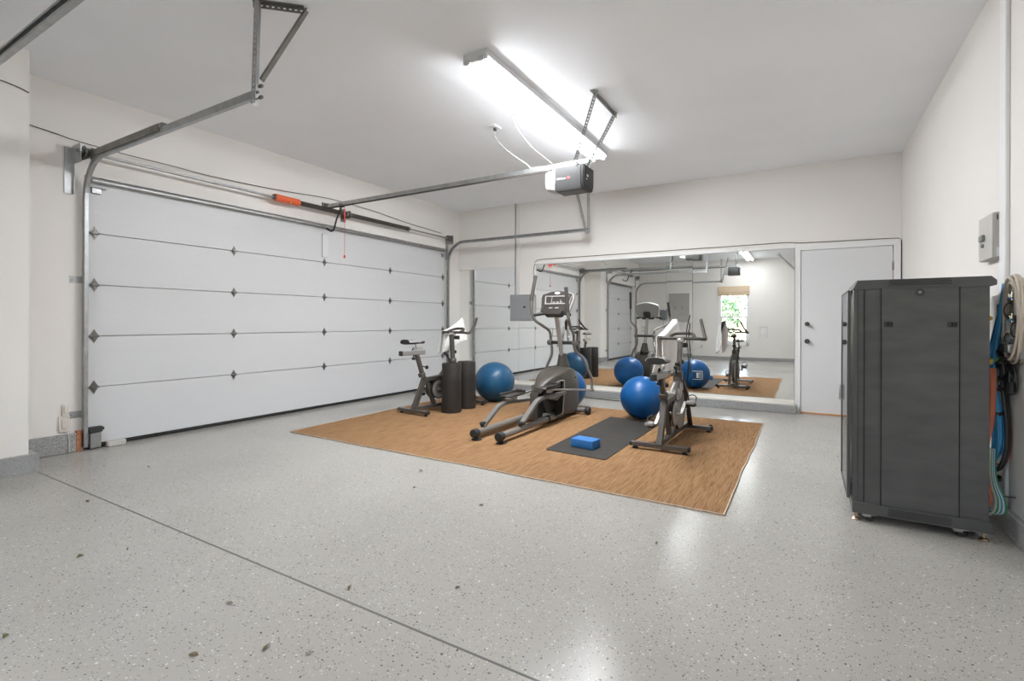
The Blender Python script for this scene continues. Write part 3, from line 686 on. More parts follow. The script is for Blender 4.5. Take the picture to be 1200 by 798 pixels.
for x, y in ((.018, .025), (.575, .025), (.018, .57), (.575, .57)):
    b = B(); lathe(b, [(0, 0), (.022, 0), (.024, .004), (.018, .012), (.008, .016), (.006, .05), (0, .05)], (0, 0, 1), (x, y, 0), 16); lathe(b, [(.011, .024), (.011, .032)], (0, 0, 1), (x, y, 0), 6); obj('leveling_foot', b, 'brass', t)

# cables behind the rack on the right wall
rnd = random.Random(3)
def cable(label, pts, r, m, group=None, name='cable', cat='cable', closed=False):
    o = V(pts[0]); P_ = [V(p) - o for p in pts]
    bm = B(); sp = smooth_path(P_, 7, closed); tube(bm, sp, r, 8, closed=closed)
    return tag(obj(name, bm, m, loc=o), label, cat, group)
# blue bundle running down between the rack and the wall
for k in range(16):
    a_ = k * 2.4; q = math.sqrt((k + .5) / 16)
    ox, oy_ = .022 * q * math.cos(a_), .034 * q * math.sin(a_)
    cx, cy = 6.395 , 3.70
    mname = ['cable_blue2', 'cable_blue', 'cable_blue2', 'cable_blue2'][k % 4]
    bulge = .032 + .02 * math.sin(a_)
    cable('blue network cable in the bundle hanging behind the rack', [(cx + .036 + ox * .3, cy + .01 + oy_ * .4, 1.36), (cx + .022 + ox * .35, cy + oy_ * .5, 1.24), (cx + .0 + ox * .6, cy + oy_, 1.08), (cx - .02 + ox, cy - .01 + oy_, .93), (cx - .012 + ox * .8, cy + oy_ * .8, .80), (cx - .0 + ox * 1.2, cy + oy_ * 1.2, .62), (cx - .005 + ox * 1.2 + bulge * .35, cy + oy_, .47), (cx - .03 + ox * .7, cy + oy_ * .6, .36), (cx - .04 + ox * .7, cy + oy_ * .6, .22), (cx - .05 + ox, cy + oy_, .12)], .0055, mname, 'blue network cables behind the rack', 'network_cable')
for k in range(5):
    c_ = ['cable_orange', 'cable_pink', 'cable_orange', 'cable_pink', 'cable_orange'][k]
    cable(('orange' if k % 2 == 0 else 'salmon pink') + ' cable running down close behind the rack edge', [(6.362 + k * .004, 3.66 - .004 * k, .90), (6.364 + k * .004, 3.655, .76), (6.358 + k * .003, 3.65, .60), (6.350, 3.66 + .005 * k, .42), (6.335 + .004 * k, 3.66, .30), (6.350 + .004 * k, 3.655, .18), (6.335, 3.66 + k * .004, .10)], .0055, c_, ('orange' if k % 2 == 0 else 'salmon') + ' cables behind the rack', 'patch_cable')
for k in range(6):
    c_ = ['cable_white', 'cable_green', 'cable_white', 'cable_blue2', 'cable_white', 'cable_green'][k]
    cn_ = {'cable_white': 'white', 'cable_green': 'green', 'cable_blue2': 'pale blue'}[c_]
    cable(cn_ + ' cable looping near the floor behind the rack', [(6.365 + k * .004, 3.665, .46), (6.362 + k * .004, 3.66, .34), (6.370 + k * .005, 3.66, .26), (6.385 + k * .007, 3.655, .18), (6.375 + k * .008, 3.66, .115), (6.345, 3.67, .10 + .004 * k), (6.325, 3.70, .16)], .006, c_, cn_ + ' cable loops near the floor', 'patch_cable')
for k in range(4):
    cable('thick black cable bowing along the wall behind the rack', [(6.41, 3.70 + k * .01, 1.02), (6.415 + .006 * k, 3.70, .93), (6.418 + .006 * k, 3.69 + .008 * k, .80), (6.43 + .004 * k, 3.67 + .012 * k, .62), (6.428 + .004 * k, 3.67 + .012 * k, .45), (6.40 + .005 * k, 3.69 + .01 * k, .345), (6.36, 3.72 + .01 * k, .36)], .011, 'cable_black', 'black cables behind the rack', 'black_cable')
cable('red cable behind the black cable bow', [(6.452, 3.72, .60), (6.452, 3.71, .50), (6.44, 3.72, .38), (6.40, 3.75, .36)], .005, 'red', name='patch_cable')
for z, r_ in ((.93, .042), (.84, .042), (.79, .042), (.295, .03), (.655, .04)):
    b = B(); pts = [(r_ * math.cos(a_ / 14 * 2 * PI), r_ * .9 * math.sin(a_ / 14 * 2 * PI), .005 * math.sin(a_)) for a_ in range(14)]; sweep(b, pts, [(-.003, -.009), (.003, -.009), (.003, .009), (-.003, .009)], up=(0, 0, 1), closed=True)
    tag(obj('cable_strap', b, 'cable_black', loc=(6.385, 3.695, z)), 'black hook strap around the blue cable bundle', 'cable tie', 'black straps around the cable bundle')
# beige coax coil hung on the wall
for k in range(9):
    a0 = rnd.uniform(0, 6); cy, cz = 3.56 + rnd.uniform(-.01, .01), 1.165 + rnd.uniform(-.01, .01); pts = []
    ry, rz = .125 + rnd.uniform(-.03, .02), .215 + rnd.uniform(-.025, .02)
    for j in range(12):
        a_ = a0 + j / 12 * 2 * PI; pts.append((6.448 - .006 * (k % 3) - .012 * (k // 3) + .004 * math.sin(2 * a_ + k), cy + ry * math.cos(a_), cz + rz * math.sin(a_)))
    cable('beige coaxial cable loop hanging on the right wall beside the rack', pts, .0065, 'cable_beige', 'beige cable loops on the right wall', 'coaxial_cable', closed=True)
for k in range(7):
    cable('beige coaxial cable end fanning down from the coil', [(6.43 - .006 * (k % 3), 3.60 + .01 * k, 1.12 - .01 * k), (6.42, 3.66 + .012 * k, 1.05), (6.415 - .008 * (k % 2), 3.72 + .008 * k, .985 - .012 * k), (6.40, 3.74 + .01 * k, .92 - .01 * k)], .006, 'cable_beige', 'beige cable ends beside the rack', 'coaxial_cable')
for k in range(3):
    b = B(); pts = [(0, .03 * math.cos(a_ / 12 * 2 * PI), .045 * math.sin(a_ / 12 * 2 * PI)) for a_ in range(12)]; pts = [(p[0] + .028 * math.cos(i / 12 * 2 * PI * 1), p[1], p[2] * .9) for i, p in enumerate(pts)]; sweep(b, pts, circ(.0035, 6), closed=True)
    tag(obj('cable_tie', b, 'cable_black', loc=(6.428, 3.63 - .1 * (k == 1), [1.05, 1.11, 1.21][k])), ['thin black tie low on the beige cable coil', 'black tie at the middle of the beige cable coil', 'black tie high on the beige cable coil'][k], 'cable tie')
# splitters with coax connectors inside the coil
b = B(); box2(b, (-.02, -.03, -.045), (0, .03, .045), .003); s_ = obj('splitter_body', b, 'galv_light', None, loc=(W - .01, 3.63, 1.23)); s_.name = 'coax_splitter'
tag(s_, 'silver coaxial splitter on the wall inside the beige coil', 'splitter')
for k in range(6):
    t = thing('coax_connector', 'chrome and dark blue coaxial plug inside the beige coil', 'connector', (W - .035, 3.60 + .022 * (k % 3), 1.285 if k < 3 else 1.17), group='coaxial plugs in the coil')
    b = B(); lathe(b, [(0, 0), (.009, 0), (.009, .014), (.006, .016), (.006, .034), (.008, .036), (.008, .044), (0, .044)], (0, 0, 1), (0, 0, -.02), 10); obj('plug', b, 'chrome', t)
    b = B(); lathe(b, [(.0093, .0), (.0093, .006)], (0, 0, 1), (0, 0, -.012), 10); obj('ring', b, 'cable_blue', t)
b = B(); box2(b, (-.045, -.03, -.07), (0, .025, .07), .004); tag(obj('black_adapter', b, 'opener_dark', loc=(W - .01, 3.74, 1.18)), 'black power adapter on the wall between rack and coil', 'adapter')
b = B(); box2(b, (-.04, -.025, -.06), (0, .025, .06), .004); tag(obj('modem_box', b, 'panel_grey', loc=(W - .01, 3.66, 1.10)), 'grey box half hidden behind the beige coil', 'box')
t = thing('power_strip', 'grey power outlet block at the right edge of the picture', 'power strip', (W, 3.60, .99))
b = B(); box2(b, (-.035, -.12, -.03), (0, .07, .07), .004); obj('strip_body', b, 'panel_grey', t)
for k in range(2):
    b = B(); box2(b, (-.075, -.09 + .08 * k, .0), (-.03, -.04 + .08 * k, .045), .006); obj('plug', b, 'opener_dark' if k else 'galv_light', t)
b = B(); box(b, (0, 0, 0), (.035, .035, .035), .004, rot=(.3, .4, .5)); tag(obj('green_tag', b, 'lime', loc=(6.405, 3.66, .945)), 'lime green tag among the cables', 'tag')
b = B(); box(b, (0, 0, 0), (.03, .02, .03), .004, rot=(.3, .9, .5)); tag(obj('orange_clip', b, 'yellow', loc=(6.362, 3.66, .935)), 'small yellow orange clip on the cables, lower one', 'clip')
b = B(); lathe(b, [(0, -.004), (.014, -.004), (.014, .004), (0, .004)], (0, 1, 0), (0, 0, 0), 14); tag(obj('orange_clip', b, 'yellow', loc=(6.352, 3.64, 1.17)), 'small yellow orange clip on the cables, upper one', 'clip')
for k in range(7):
    pts = [(6.43, 3.60 + .02 * k, 1.0 + rnd.uniform(-.04, .05))]
    for j in range(4): pts.append((6.425 + rnd.uniform(-.04, .02), 3.60 + rnd.uniform(-.06, .12), .98 - .03 * j + rnd.uniform(-.05, .05)))
    cable('tangled black power cord beside the rack below the coil', pts, .0055, 'cable_black', 'tangled black cords beside the rack', 'extension_cord')
cable('black power cord loop hanging on the wall under the power strip', [(6.43, 3.62, .96), (6.435, 3.575, .90), (6.44, 3.56, .82), (6.44, 3.60, .77), (6.44, 3.64, .80), (6.44, 3.62, .86), (6.435, 3.66, .92)], .006, 'cable_black', name='extension_cord')
b = B(); lathe(b, [(0, -.035), (.015, -.035), (.017, 0), (.015, .03), (0, .035)], (.1, .5, 1), (0, 0, 0), 10); tag(obj('cord_plug', b, 'opener_dark', loc=(6.43, 3.60, .80)), 'black plug dangling on the hanging power cord', 'plug')
cable('thin dark wire sticking out of the wall low behind the rack', [(6.40, 3.78, .19), (6.44, 3.72, .195), (6.464, 3.66, .21)], .003, 'wire_dark', name='wire')

# ------------------------------------------------------------------ rug and mats
RT = .011
t = thing('jute_rug', 'large orange brown woven rug under the gym equipment', 'rug', (3.0, 4.7, 0))
rc = [(.93, 3.235), (5.085, 3.16), (5.09, 6.25), (.84, 6.25)]
def outline(rc, n=30):
    out = []
    for i in range(4):
        a_, c_ = V((*rc[i], 0)), V((*rc[(i + 1) % 4], 0))
        nn = V((c_.y - a_.y, a_.x - c_.x, 0)).normalized()
        for k in range(n):
            s_ = k / n; w = .006 * math.sin(9 * s_ + i * 2) + .004 * math.sin(31 * s_ + i)
            out.append(a_.lerp(c_, s_) + nn * w * math.sin(PI * s_))
    return [(p.x - 3.0, p.y - 4.7) for p in out]
ol = outline(rc)
b = B(); prism(b, [(x * .9955, y * .9935) for x, y in ol], 2, .0005, RT); obj('rug_field', b, 'jute', t, ang=30)
b = B(); plate_hole(b, ol, [(x * .995, y * .993) for x, y in ol], 2, .0005, RT - .001); obj('rug_binding', b, 'jute_edge', t, ang=30)
Z0 = RT
# yoga mat
b = B(); rr = .035
cs = [(3.51, 3.935), (4.085, 3.89), (4.10, 5.66), (3.49, 5.70)]; P_ = []
for i in range(4):
    a_, p, c_ = V((*cs[i - 1], 0)), V((*cs[i], 0)), V((*cs[(i + 1) % 4], 0))
    A_ = p + (a_ - p).normalized() * rr; C_ = p + (c_ - p).normalized() * rr
    for k in range(6):
        s_ = k / 5; q = A_ * (1 - s_) ** 2 + p * 2 * s_ * (1 - s_) + C_ * s_ * s_; P_.append((q.x - 3.8, q.y - 4.8))
prism(b, P_, 2, 0, .006); tag(obj('yoga_mat', b, 'mat_black', loc=(3.8, 4.8, Z0)), 'black exercise mat lying flat on the rug in front of the blue ball', 'exercise mat')
b = B(); box(b, (0, 0, .038), (.225, .15, .076), .006, seg=2)
tag(obj('yoga_block', b, 'block', loc=(3.785, 4.20, Z0 + .006), rotz=-.12), 'small blue foam yoga block on the black mat', 'yoga block')

# ------------------------------------------------------------------ exercise balls
def ball(name_label, c, r, m, emblem=False):
    t = thing('exercise_ball', name_label, 'exercise ball', (c[0], c[1], Z0 + (.006 if emblem else 0)), group=None)
    bm = B(); bmesh.ops.create_uvsphere(bm, u_segments=64, v_segments=40, radius=r)
    for v in bm.verts:
        v.co.z = max(v.co.z * .985, -r * .975) + r * .975
    o = obj('ball_skin', bm, m, t)
    bm = B(); lathe(bm, [(0, 0), (.012, 0), (.012, .003), (0, .003)], (-.2, .3, .9), V((-.2, .3, .9)).normalized() * (r * .985) + V((0, 0, r * .975)), 12); obj('valve_plug', bm, 'ball2', t)
    return t, o
ball('dark blue exercise ball beside the rolled mats near the far curb', (1.67, 5.98), .285, 'ball2')
ball('blue exercise ball mostly hidden behind the elliptical trainer', (2.765, 6.04), .262, 'ball')
tb, ob = ball('bright blue exercise ball at the end of the black mat', (3.845, 5.79), .252, 'ball', True)
# printed emblem on the side that faces the mirror
def decal(bm, rects, c, r, az, el0):
    for (u0, u1, v0, v1) in rects:
        n_ = 8
        g = [[None] * (n_ + 1) for _ in range(n_ + 1)]
        for i in range(n_ + 1):
            for j in range(n_ + 1):
                u = u0 + (u1 - u0) * i / n_; v = v0 + (v1 - v0) * j / n_
                th = az + u / r; ph = el0 + v / r
                d = V((math.cos(ph) * math.sin(th), math.cos(ph) * math.cos(th), math.sin(ph) * .985))
                g[i][j] = bm.verts.new(V(c) + d * (r + .0012))
        for i in range(n_):
            for j in range(n_): bm.faces.new((g[i][j], g[i + 1][j], g[i + 1][j + 1], g[i][j + 1]))
b = B(); s_ = .010
decal(b, [(-.085, .085, .065, .065 + s_), (-.085, .085, -.075, -.075 + s_), (.075, .085, -.075, .075), (.02, .055, -.045, -.045 + s_), (.02, .055, .035, .045), (.02, .028, -.045, .045), (.047, .055, -.045, .045), (-.02, .012, -.045, .045)], (0, 0, .252 * .975), .252, .38, .0)
obj('printed_emblem', b, 'white_text', ob)

# ------------------------------------------------------------------ rolled mats standing on end
def rolled_mat(loc, r, h, label):
    t = thing('rolled_mat', label, 'rolled mat', (*loc, Z0))
    bm = B(); lathe(bm, [(r * .60, .0), (r * .99, .0), (r * 1.02, .02), (r, .12), (r * .985, h * .6), (r * .975, h - .008), (r * .94, h), (r * .80, h), (r * .78, h - .03), (r * .6, h - .03)], seg=48); obj('roll', bm, 'roll_black', t)
    bm = B(); pts = []
    for k in range(120):
        a_ = k / 120 * 2 * PI * 4; q = r * .80 - (r * .60) * k / 120; pts.append((q * math.cos(a_), q * math.sin(a_), h - .03))
    sweep(bm, pts, [(-.0035, -.03), (.0035, -.03), (.0035, .03), (-.0035, .03)], up=(0, 0, 1)); obj('inner_spiral', bm, 'roll_black', t)
rolled_mat((1.665, 4.985), .124, .612, 'thick rolled black mat standing on end, the nearer one by the left spin bike')
rolled_mat((1.648, 5.33), .122, .612, 'rolled black mat standing on end behind the nearer one')

# ------------------------------------------------------------------ spin bikes
def spin_bike(label, loc, rotz, hby, seat_z, stem_z=.97, crank=0., saddle_tilt=0.):
    t = thing('spin_bike', label, 'exercise bike', loc, rotz, group=None)
    bm = B()
    bar(bm, [(0, .0, .065), (0, 1.03, .065)], .05, .04, (0, 0, 1))
    bar(bm, [(0, -.0, .05), (0, .175, .42)], .062, .045, (1, 0, 0))
    bar(bm, [(0, .35, .06), (0, .215, .40), (0, .17, .43)], .05, .04, (1, 0, 0))
    bar(bm, [(0, .16, .405), (0, .42, .42), (0, .72, .50)], .045, .06, (1, 0, 0))
    for s in (-1, 1):
        bar(bm, [(s * .03, .70, .55), (s * .055, .78, .42), (s * .055, .99, .06)], .022, .045, (1, 0, 0))
    bar(bm, [(0, .66, .63), (0, .72, .50)], .07, .06, (1, 0, 0))
    obj('frame', bm, 'bike', t)
    for y, nm, wd in ((-.0, 'rear_stabilizer', .25), (1.03, 'front_stabilizer', .26)):
        bm = B(); bar(bm, [(-wd, y, .042), (wd, y, .042)], .06, .034, (0, 0, 1)); st = obj(nm, bm, 'bike', t)
        for s in (-1, 1):
            bm = B(); box(bm, (s * wd, y, .042), (.02, .064, .038), .004); obj('end_cap', bm, 'rubber', st)
            bm = B(); lathe(bm, [(0, 0), (.022, 0), (.024, .006), (.02, .014), (.008, .018), (.008, .03), (0, .03)], loc=(s * (wd - .035), y, 0), seg=14); obj('foot', bm, 'rubber', st)
            if y > .5:
                bm = B(); lathe(bm, [(0, -.012), (.028, -.012), (.03, 0), (.028, .012), (0, .012)], (1, 0, 0), (s * (wd - .02), y + .045, .045), 18); obj('transport_wheel', bm, 'rubber', st)
    # seat post, slider, saddle
    bm = B(); bar(bm, [(0, .15, .46), (0, .05, seat_z - .16)], .045, .04, (1, 0, 0)); sp_ = obj('seat_post', bm, 'bike', t)
    bm = B(); box(bm, (0, .135, .47), (.07, .07, .05), .006, rot=(.33, 0, 0)); obj('post_collar', bm, 'bike', t)
    bm = B(); box(bm, (0, -.01, seat_z - .135), (.055, .37, .055), .006); sl = obj('seat_slider', bm, 'slider', t)
    bm = B(); box(bm, (0, -.20, seat_z - .135), (.058, .025, .058), .006); obj('end_cap', bm, 'rubber', sl)
    bm = B(); bar(bm, [(0, -.02, seat_z - .11), (0, .0, seat_z - .085), (0, .14, seat_z - .08)], .03, .02, (1, 0, 0)); cyl(bm, (0, .04, seat_z - .09), (0, .03, seat_z - .03), .013); obj('saddle_rail', bm, 'chrome', sl)
    # saddle: wide rear, narrow nose
    bm = B(); N = 14; rings = []
    for i in range(N + 1):
        s_ = i / N; y = -.14 + .30 * s_
        hw = .095 * (1 - s_) ** .55 * (1 if s_ > .06 else .8) + .024 if s_ < .999 else .012
        if s_ < .5: hw = .105 - .02 * abs(s_ - .18) / .18 * (1 if s_ < .18 else .3)
        if s_ >= .5: hw = max(.022, .095 - (s_ - .5) * .26) if s_ < .8 else max(.018, .026)
        top = .025 + .012 * math.cos((s_ - .1) * 5); th = .042 if s_ < .5 else .036
        ring = []
        for k in range(14):
            a_ = 2 * PI * k / 14; cx, cz = math.cos(a_), math.sin(a_)
            x = hw * (abs(cx) ** .7) * (1 if cx > 0 else -1)
            z = top * cz if cz > 0 else th * cz * .6
            ring.append(bm.verts.new((x, y, seat_z - .005 + z)))
        rings.append(ring)
    for a_, c_ in zip(rings, rings[1:]):
        for k in range(14): bm.faces.new((a_[k], a_[(k + 1) % 14], c_[(k + 1) % 14], c_[k]))
    bm.faces.new(rings[0]); bm.faces.new(rings[-1]); sd = obj('saddle', bm, 'rubber', t, ang=50)
    sd.data.materials.append(M['saddle_top'])
    for p_ in sd.data.polygons:
        if p_.normal.z > .25: p_.material_index = 1
    # knobs
    for nm, p, d in (('seat_knob', (0, .0, seat_z - .20), (0, .05, 1)), ('post_knob', (0, .21, .56), (0, -1, .25)), ('handlebar_knob', (0, hby + .06, .73), (0, -1, .2)), ('fore_aft_knob', (0, hby - .11, .72), (0, 1, .3))):
        bm = B(); d = V(d).normalized(); lathe(bm, [(0, -.022), (.018, -.022), (.024, -.014), (.024, .0), (.018, .006), (.008, .008), (.008, .06), (0, .06)], d, p, 16); obj(nm, bm, 'rubber', t)
    # stem and handlebar
    bm = B(); bar(bm, [(0, .69, .55), (0, hby, stem_z - .02)], .05, .042, (1, 0, 0)); obj('handlebar_stem', bm, 'bike', t)
    bm = B(); box(bm, (0, .68, .60), (.085, .085, .10), .01, rot=(.1, 0, 0)); obj('stem_collar', bm, 'bike', t)
    bm = B(); zc = stem_z + .015
    bt = smooth_path([(-.13, hby + .36, zc + .19), (-.165, hby + .28, zc + .10), (-.20, hby + .18, zc + .03), (-.225, hby + .10, zc - .003), (-.215, hby + .055, zc - .005), (-.17, hby + .04, zc), (0, hby + .03, zc), (.17, hby + .04, zc), (.215, hby + .055, zc - .005), (.225, hby + .10, zc - .003), (.20, hby + .18, zc + .03), (.165, hby + .28, zc + .10), (.13, hby + .36, zc + .19)], 6)
    tube(bm, bt, .0165, 12); hb = obj('handlebar', bm, 'grip', t)
    bm = B(); tube(bm, smooth_path([(-.115, hby + .035, zc + .004), (-.115, hby + .10, zc + .025), (-.075, hby + .15, zc + .045), (0, hby + .16, zc + .05), (.075, hby + .15, zc + .045), (.115, hby + .10, zc + .025), (.115, hby + .035, zc + .004)], 6), .0165, 12); obj('centre_loop', bm, 'grip', hb)
    bm = B(); box(bm, (0, hby + .02, zc - .018), (.07, .08, .035), .008); obj('bar_clamp', bm, 'chrome', hb)
    bm = B(); box(bm, (0, hby + .10, zc - .07), (.09, .03, .05), .006); obj('bottle_holder', bm, 'opener_dark', hb)
    # flywheel and guards
    fy, fz = .73, .27
    bm = B(); lathe(bm, [(.03, -.008), (.15, -.008), (.155, -.018), (.205, -.018), (.21, -.012), (.21, .012), (.205, .018), (.155, .018), (.15, .008), (.03, .008)], (1, 0, 0), (0, fy, fz), 48); fw = obj('flywheel', bm, 'bike', t)
    for s in (-1, 1):
        bm = B(); lathe(bm, [(.150, .018), (.152, .021), (.204, .021), (.206, .018)], (s, 0, 0), (0, fy, fz), 48); obj('rim_ring', bm, 'ell_silver', fw)
    bm = B(); cyl(bm, (-.07, fy, fz), (.07, fy, fz), .014, 14); lathe(bm, [(.03, -.03), (.03, .03)], (1, 0, 0), (0, fy, fz), 20); obj('axle', bm, 'chrome', fw)
    # chain guard on the left: ring around the crank plus long case
    cy, cz = .385, .275
    for s, nm in ((1, 'chain_guard'),):
        P_ = []
        for k in range(13): a_ = PI / 2 + PI * k / 12; P_.append((cy + .125 * math.cos(a_), cz + .125 * math.sin(a_)))
        for k in range(9): a_ = -PI / 2 + PI * k / 8; P_.append((fy + .06 * math.cos(a_), fz + .06 * math.sin(a_)))
        bm = B(); prism(bm, P_, 0, -.075, -.040); bmesh.ops.bevel(bm, geom=bm.edges[:], offset=.004, affect='EDGES'); cg = obj(nm, bm, 'opener_dark', t)
    bm = B(); prism(bm, [(cy + .125 * math.cos(a_ * PI / 12), cz + .125 * math.sin(a_ * PI / 12)) for a_ in range(24)], 0, .034, .048); obj('chain_guard', bm, 'opener_dark', t)
    bm = B(); lathe(bm, [(.062, 0), (.064, .004), (.108, .004), (.110, 0)], (1, 0, 0), (.048, cy, cz), 36); obj('guard_ring', bm, 'ell_silver', t)
    # shroud with white script above the wheel
    bm = B(); prism(bm, [(.44, .44), (.56, .55), (.70, .57), (.76, .48), (.70, .37), (.50, .35)], 0, -.032, .034); bmesh.ops.bevel(bm, geom=bm.edges[:], offset=.006, affect='EDGES'); fsh = obj('shroud', bm, 'bike', t)
    bm = B()
    for s in (-1, 1):
        x = s * .037
        pts = smooth_path([(x, .525, .405), (x, .56, .47), (x, .59, .43), (x, .565, .40), (x, .60, .44), (x, .625, .50), (x, .64, .43), (x, .62, .40), (x, .66, .44), (x, .675, .50), (x, .70, .45)], 4)
        pts = [V((p.x, .60 + (p.y - .61) * 1.35, .46 + (p.z - .45) * 1.5)) for p in pts]
        sweep(bm, pts, [(-.002, -.007), (.002, -.007), (.002, .007), (-.002, .007)], up=(0, 1, 0))
    obj('script_marking', bm, 'white_text', fsh)
    # cranks and pedals
    bm = B(); cyl(bm, (-.10, cy, cz), (.085, cy, cz), .016, 14); obj('crank_axle', bm, 'chrome', t)
    for s, an in ((-1, crank), (1, crank + PI)):
        ex, ez = cy + .165 * math.cos(an), cz + .165 * math.sin(an)
        bm = B(); bar(bm, [(s * .095, cy, cz), (s * .105, ex, ez)], .016, .026, (1, 0, 0)); ck = obj('crank', bm, 'ell_tube', t)
        bm = B(); cyl(bm, (s * .10, ex, ez), (s * .20, ex, ez), .008, 8); box(bm, (s * .155, ex - .04, ez), (.085, .016, .026), .003); box(bm, (s * .155, ex + .04, ez), (.085, .016, .026), .003); box(bm, (s * .118, ex, ez), (.012, .09, .022), .003); box(bm, (s * .192, ex, ez), (.012, .09, .022), .003); pd = obj('pedal', bm, 'slider', ck)
        bm = B(); tube(bm, fillet([(s * .118, ex + .02, ez), (s * .115, ex + .07, ez + .05), (s * .155, ex + .09, ez + .065), (s * .195, ex + .07, ez + .05), (s * .192, ex + .02, ez)], .03), .005, 6); box(bm, (s * .155, ex + .055, ez - .03), (.07, .07, .03), .008); obj('toe_cage', bm, 'rubber', pd)
    # brake pad, knob and cables
    bm = B(); cyl(bm, (0, .62, .62), (0, .585, .68), .011, 10); lathe(bm, [(0, 0), (.02, 0), (.022, .015), (.014, .03), (0, .032)], V((0, -.5, 1)).normalized(), (0, .585, .68), 14); obj('tension_knob', bm, 'rubber', t)
    for k in ((0, 1) if hby > .7 else ()):
        bm = B(); tube(bm, smooth_path([(.075 - .005 * k, hby + .10, zc + .235 - .08 * k), (.045 + .022 * k, hby + .12, zc + .13 - .02 * k), (.035 + .022 * k, hby + .12, zc + .03), (.06 + .02 * k, hby + .08, zc - .13), (.075 + .01 * k, hby + .02, zc - .28), (.055, .78, .42)], 6), .0055, 6); obj('brake_cable', bm, 'rubber', t)
    return t
B1 = ((1.372, 4.61, Z0), math.radians(-6.5)); B2 = ((4.39, 4.42, Z0), math.radians(-1))
spin_bike('left spin bike beside the garage door, partly behind the rolled mats', B1[0], B1[1], .66, .885, .975, crank=math.radians(195))
spin_bike('right spin bike at the edge of the rug facing the mirror', B2[0], B2[1], .76, .80, .955, crank=math.radians(215))

# ------------------------------------------------------------------ towels over the left grips
def towel(label, bike, hby, zc, L0, L1, seed):
    (loc, rz) = bike; r_ = random.Random(seed)
    A_ = V((-.222, hby + .07, zc)); C_ = V((-.135, hby + .345, zc + .175)); d = (C_ - A_); dh = V((d.x, d.y, 0)).normalized(); nrm = V((dh.y, -dh.x, 0))
    NU, NV = 26, 44; bm = B(); g = []
    for i in range(NU + 1):
        u = i / NU; row = []
        curve = V((-.222, hby + .07, zc)).lerp(C_, u); curve.x -= .02 * math.sin(PI * u); curve.z -= .035 * math.sin(PI * u)
        for j in range(NV + 1):
            v = j / NV * 2 - 1; s_ = -1 if v < 0 else 1; L = (L0 if v < 0 else L1); a_ = abs(v)
            th = min(1, a_ / .09) * PI / 2
            off = .021 * math.sin(th); top = .021 * math.cos(th)
            drop = max(0, a_ - .09) / .91 * L
            spread = 1 + .12 * a_
            fold = .018 * math.sin(u * 9 + seed + v * 2) * min(1, drop / .15) + .010 * math.sin(u * 19 + v * 3) * min(1, drop / .2)
            p = curve + nrm * s_ * (off + fold + .022 * drop / L + .012) + V((0, 0, top - drop * (1 + .08 * math.sin(u * 5 + seed))))
            p += dh * ((u - .5) * .10 * a_ * spread)
            row.append(bm.verts.new(p))
        g.append(row)
    for i in range(NU):
        for j in range(NV): bm.faces.new((g[i][j], g[i + 1][j], g[i + 1][j + 1], g[i][j + 1]))
    o = obj('towel', bm, 'towel', loc=loc, rotz=rz, ang=80)
    md = o.modifiers.new('thick', 'SOLIDIFY'); md.thickness = .006; md.offset = 1
    return tag(o, label, 'towel')
towel('white towel draped over the handlebar of the left spin bike', B1, .66, .99, .28, .27, 2)
towel('white towel draped over the handlebar of the right spin bike', B2, .76, .97, .40, .38, 5)

# ------------------------------------------------------------------ elliptical trainer
EX, EY = 2.92, 3.90
t = thing('elliptical_trainer', 'grey elliptical trainer standing in the middle of the rug', 'elliptical trainer', (EX, EY, Z0))
def L(x, y, z): return (x - EX, y - EY, z - Z0 * .5)
for s in (-1, 1):
    b = B(); tube(b, [(s * .14, -.01, .068), (s * .14, 1.08, .068)], .03, 16); rt_ = obj('base_rail', b, 'ell_tube', t)
    b = B(); lathe(b, [(0, -.05), (.034, -.05), (.042, -.035), (.044, 0), (.04, .03), (.031, .034)], (0, -1, 0), (s * .14, .0, .068), 22); obj('rail_end_cap', b, 'rubber', rt_)
    b = B(); lathe(b, [(0, 0), (.05, 0), (.05, .008), (.03, .014), (.012, .016), (.012, .04), (0, .04)], (0, 0, 1), (s * .14, .03, 0), 20); obj('leveling_foot', b, 'rubber', rt_)
    b = B(); lathe(b, [(.031, 0), (.037, .003), (.037, .03), (.031, .033)], (0, 1, 0), (s * .14, .97, .068), 20); obj('rail_collar', b, 'rubber', rt_)
b = B(); tube(b, [(-.14, 1.08, .068), (-.14, 1.12, .068), (.14, 1.12, .068), (.14, 1.08, .068)], .035, 14, fil=.05); tube(b, [(0, 1.12, .06), (0, 1.79, .06)], .035, 12); obj('base_frame', b, 'ell_tube', t)
b = B(); tube(b, [(-.275, 1.80, .052), (.275, 1.80, .052)], .032, 16); fs = obj('front_stabilizer', b, 'ell_tube', t)
for s in (-1, 1):
    b = B(); lathe(b, [(.033, 0), (.046, .004), (.05, .03), (.044, .055), (0, .06)], (s, 0, 0), (s * .255, 1.80, .05), 22); obj('stabilizer_cap', b, 'rubber', fs)
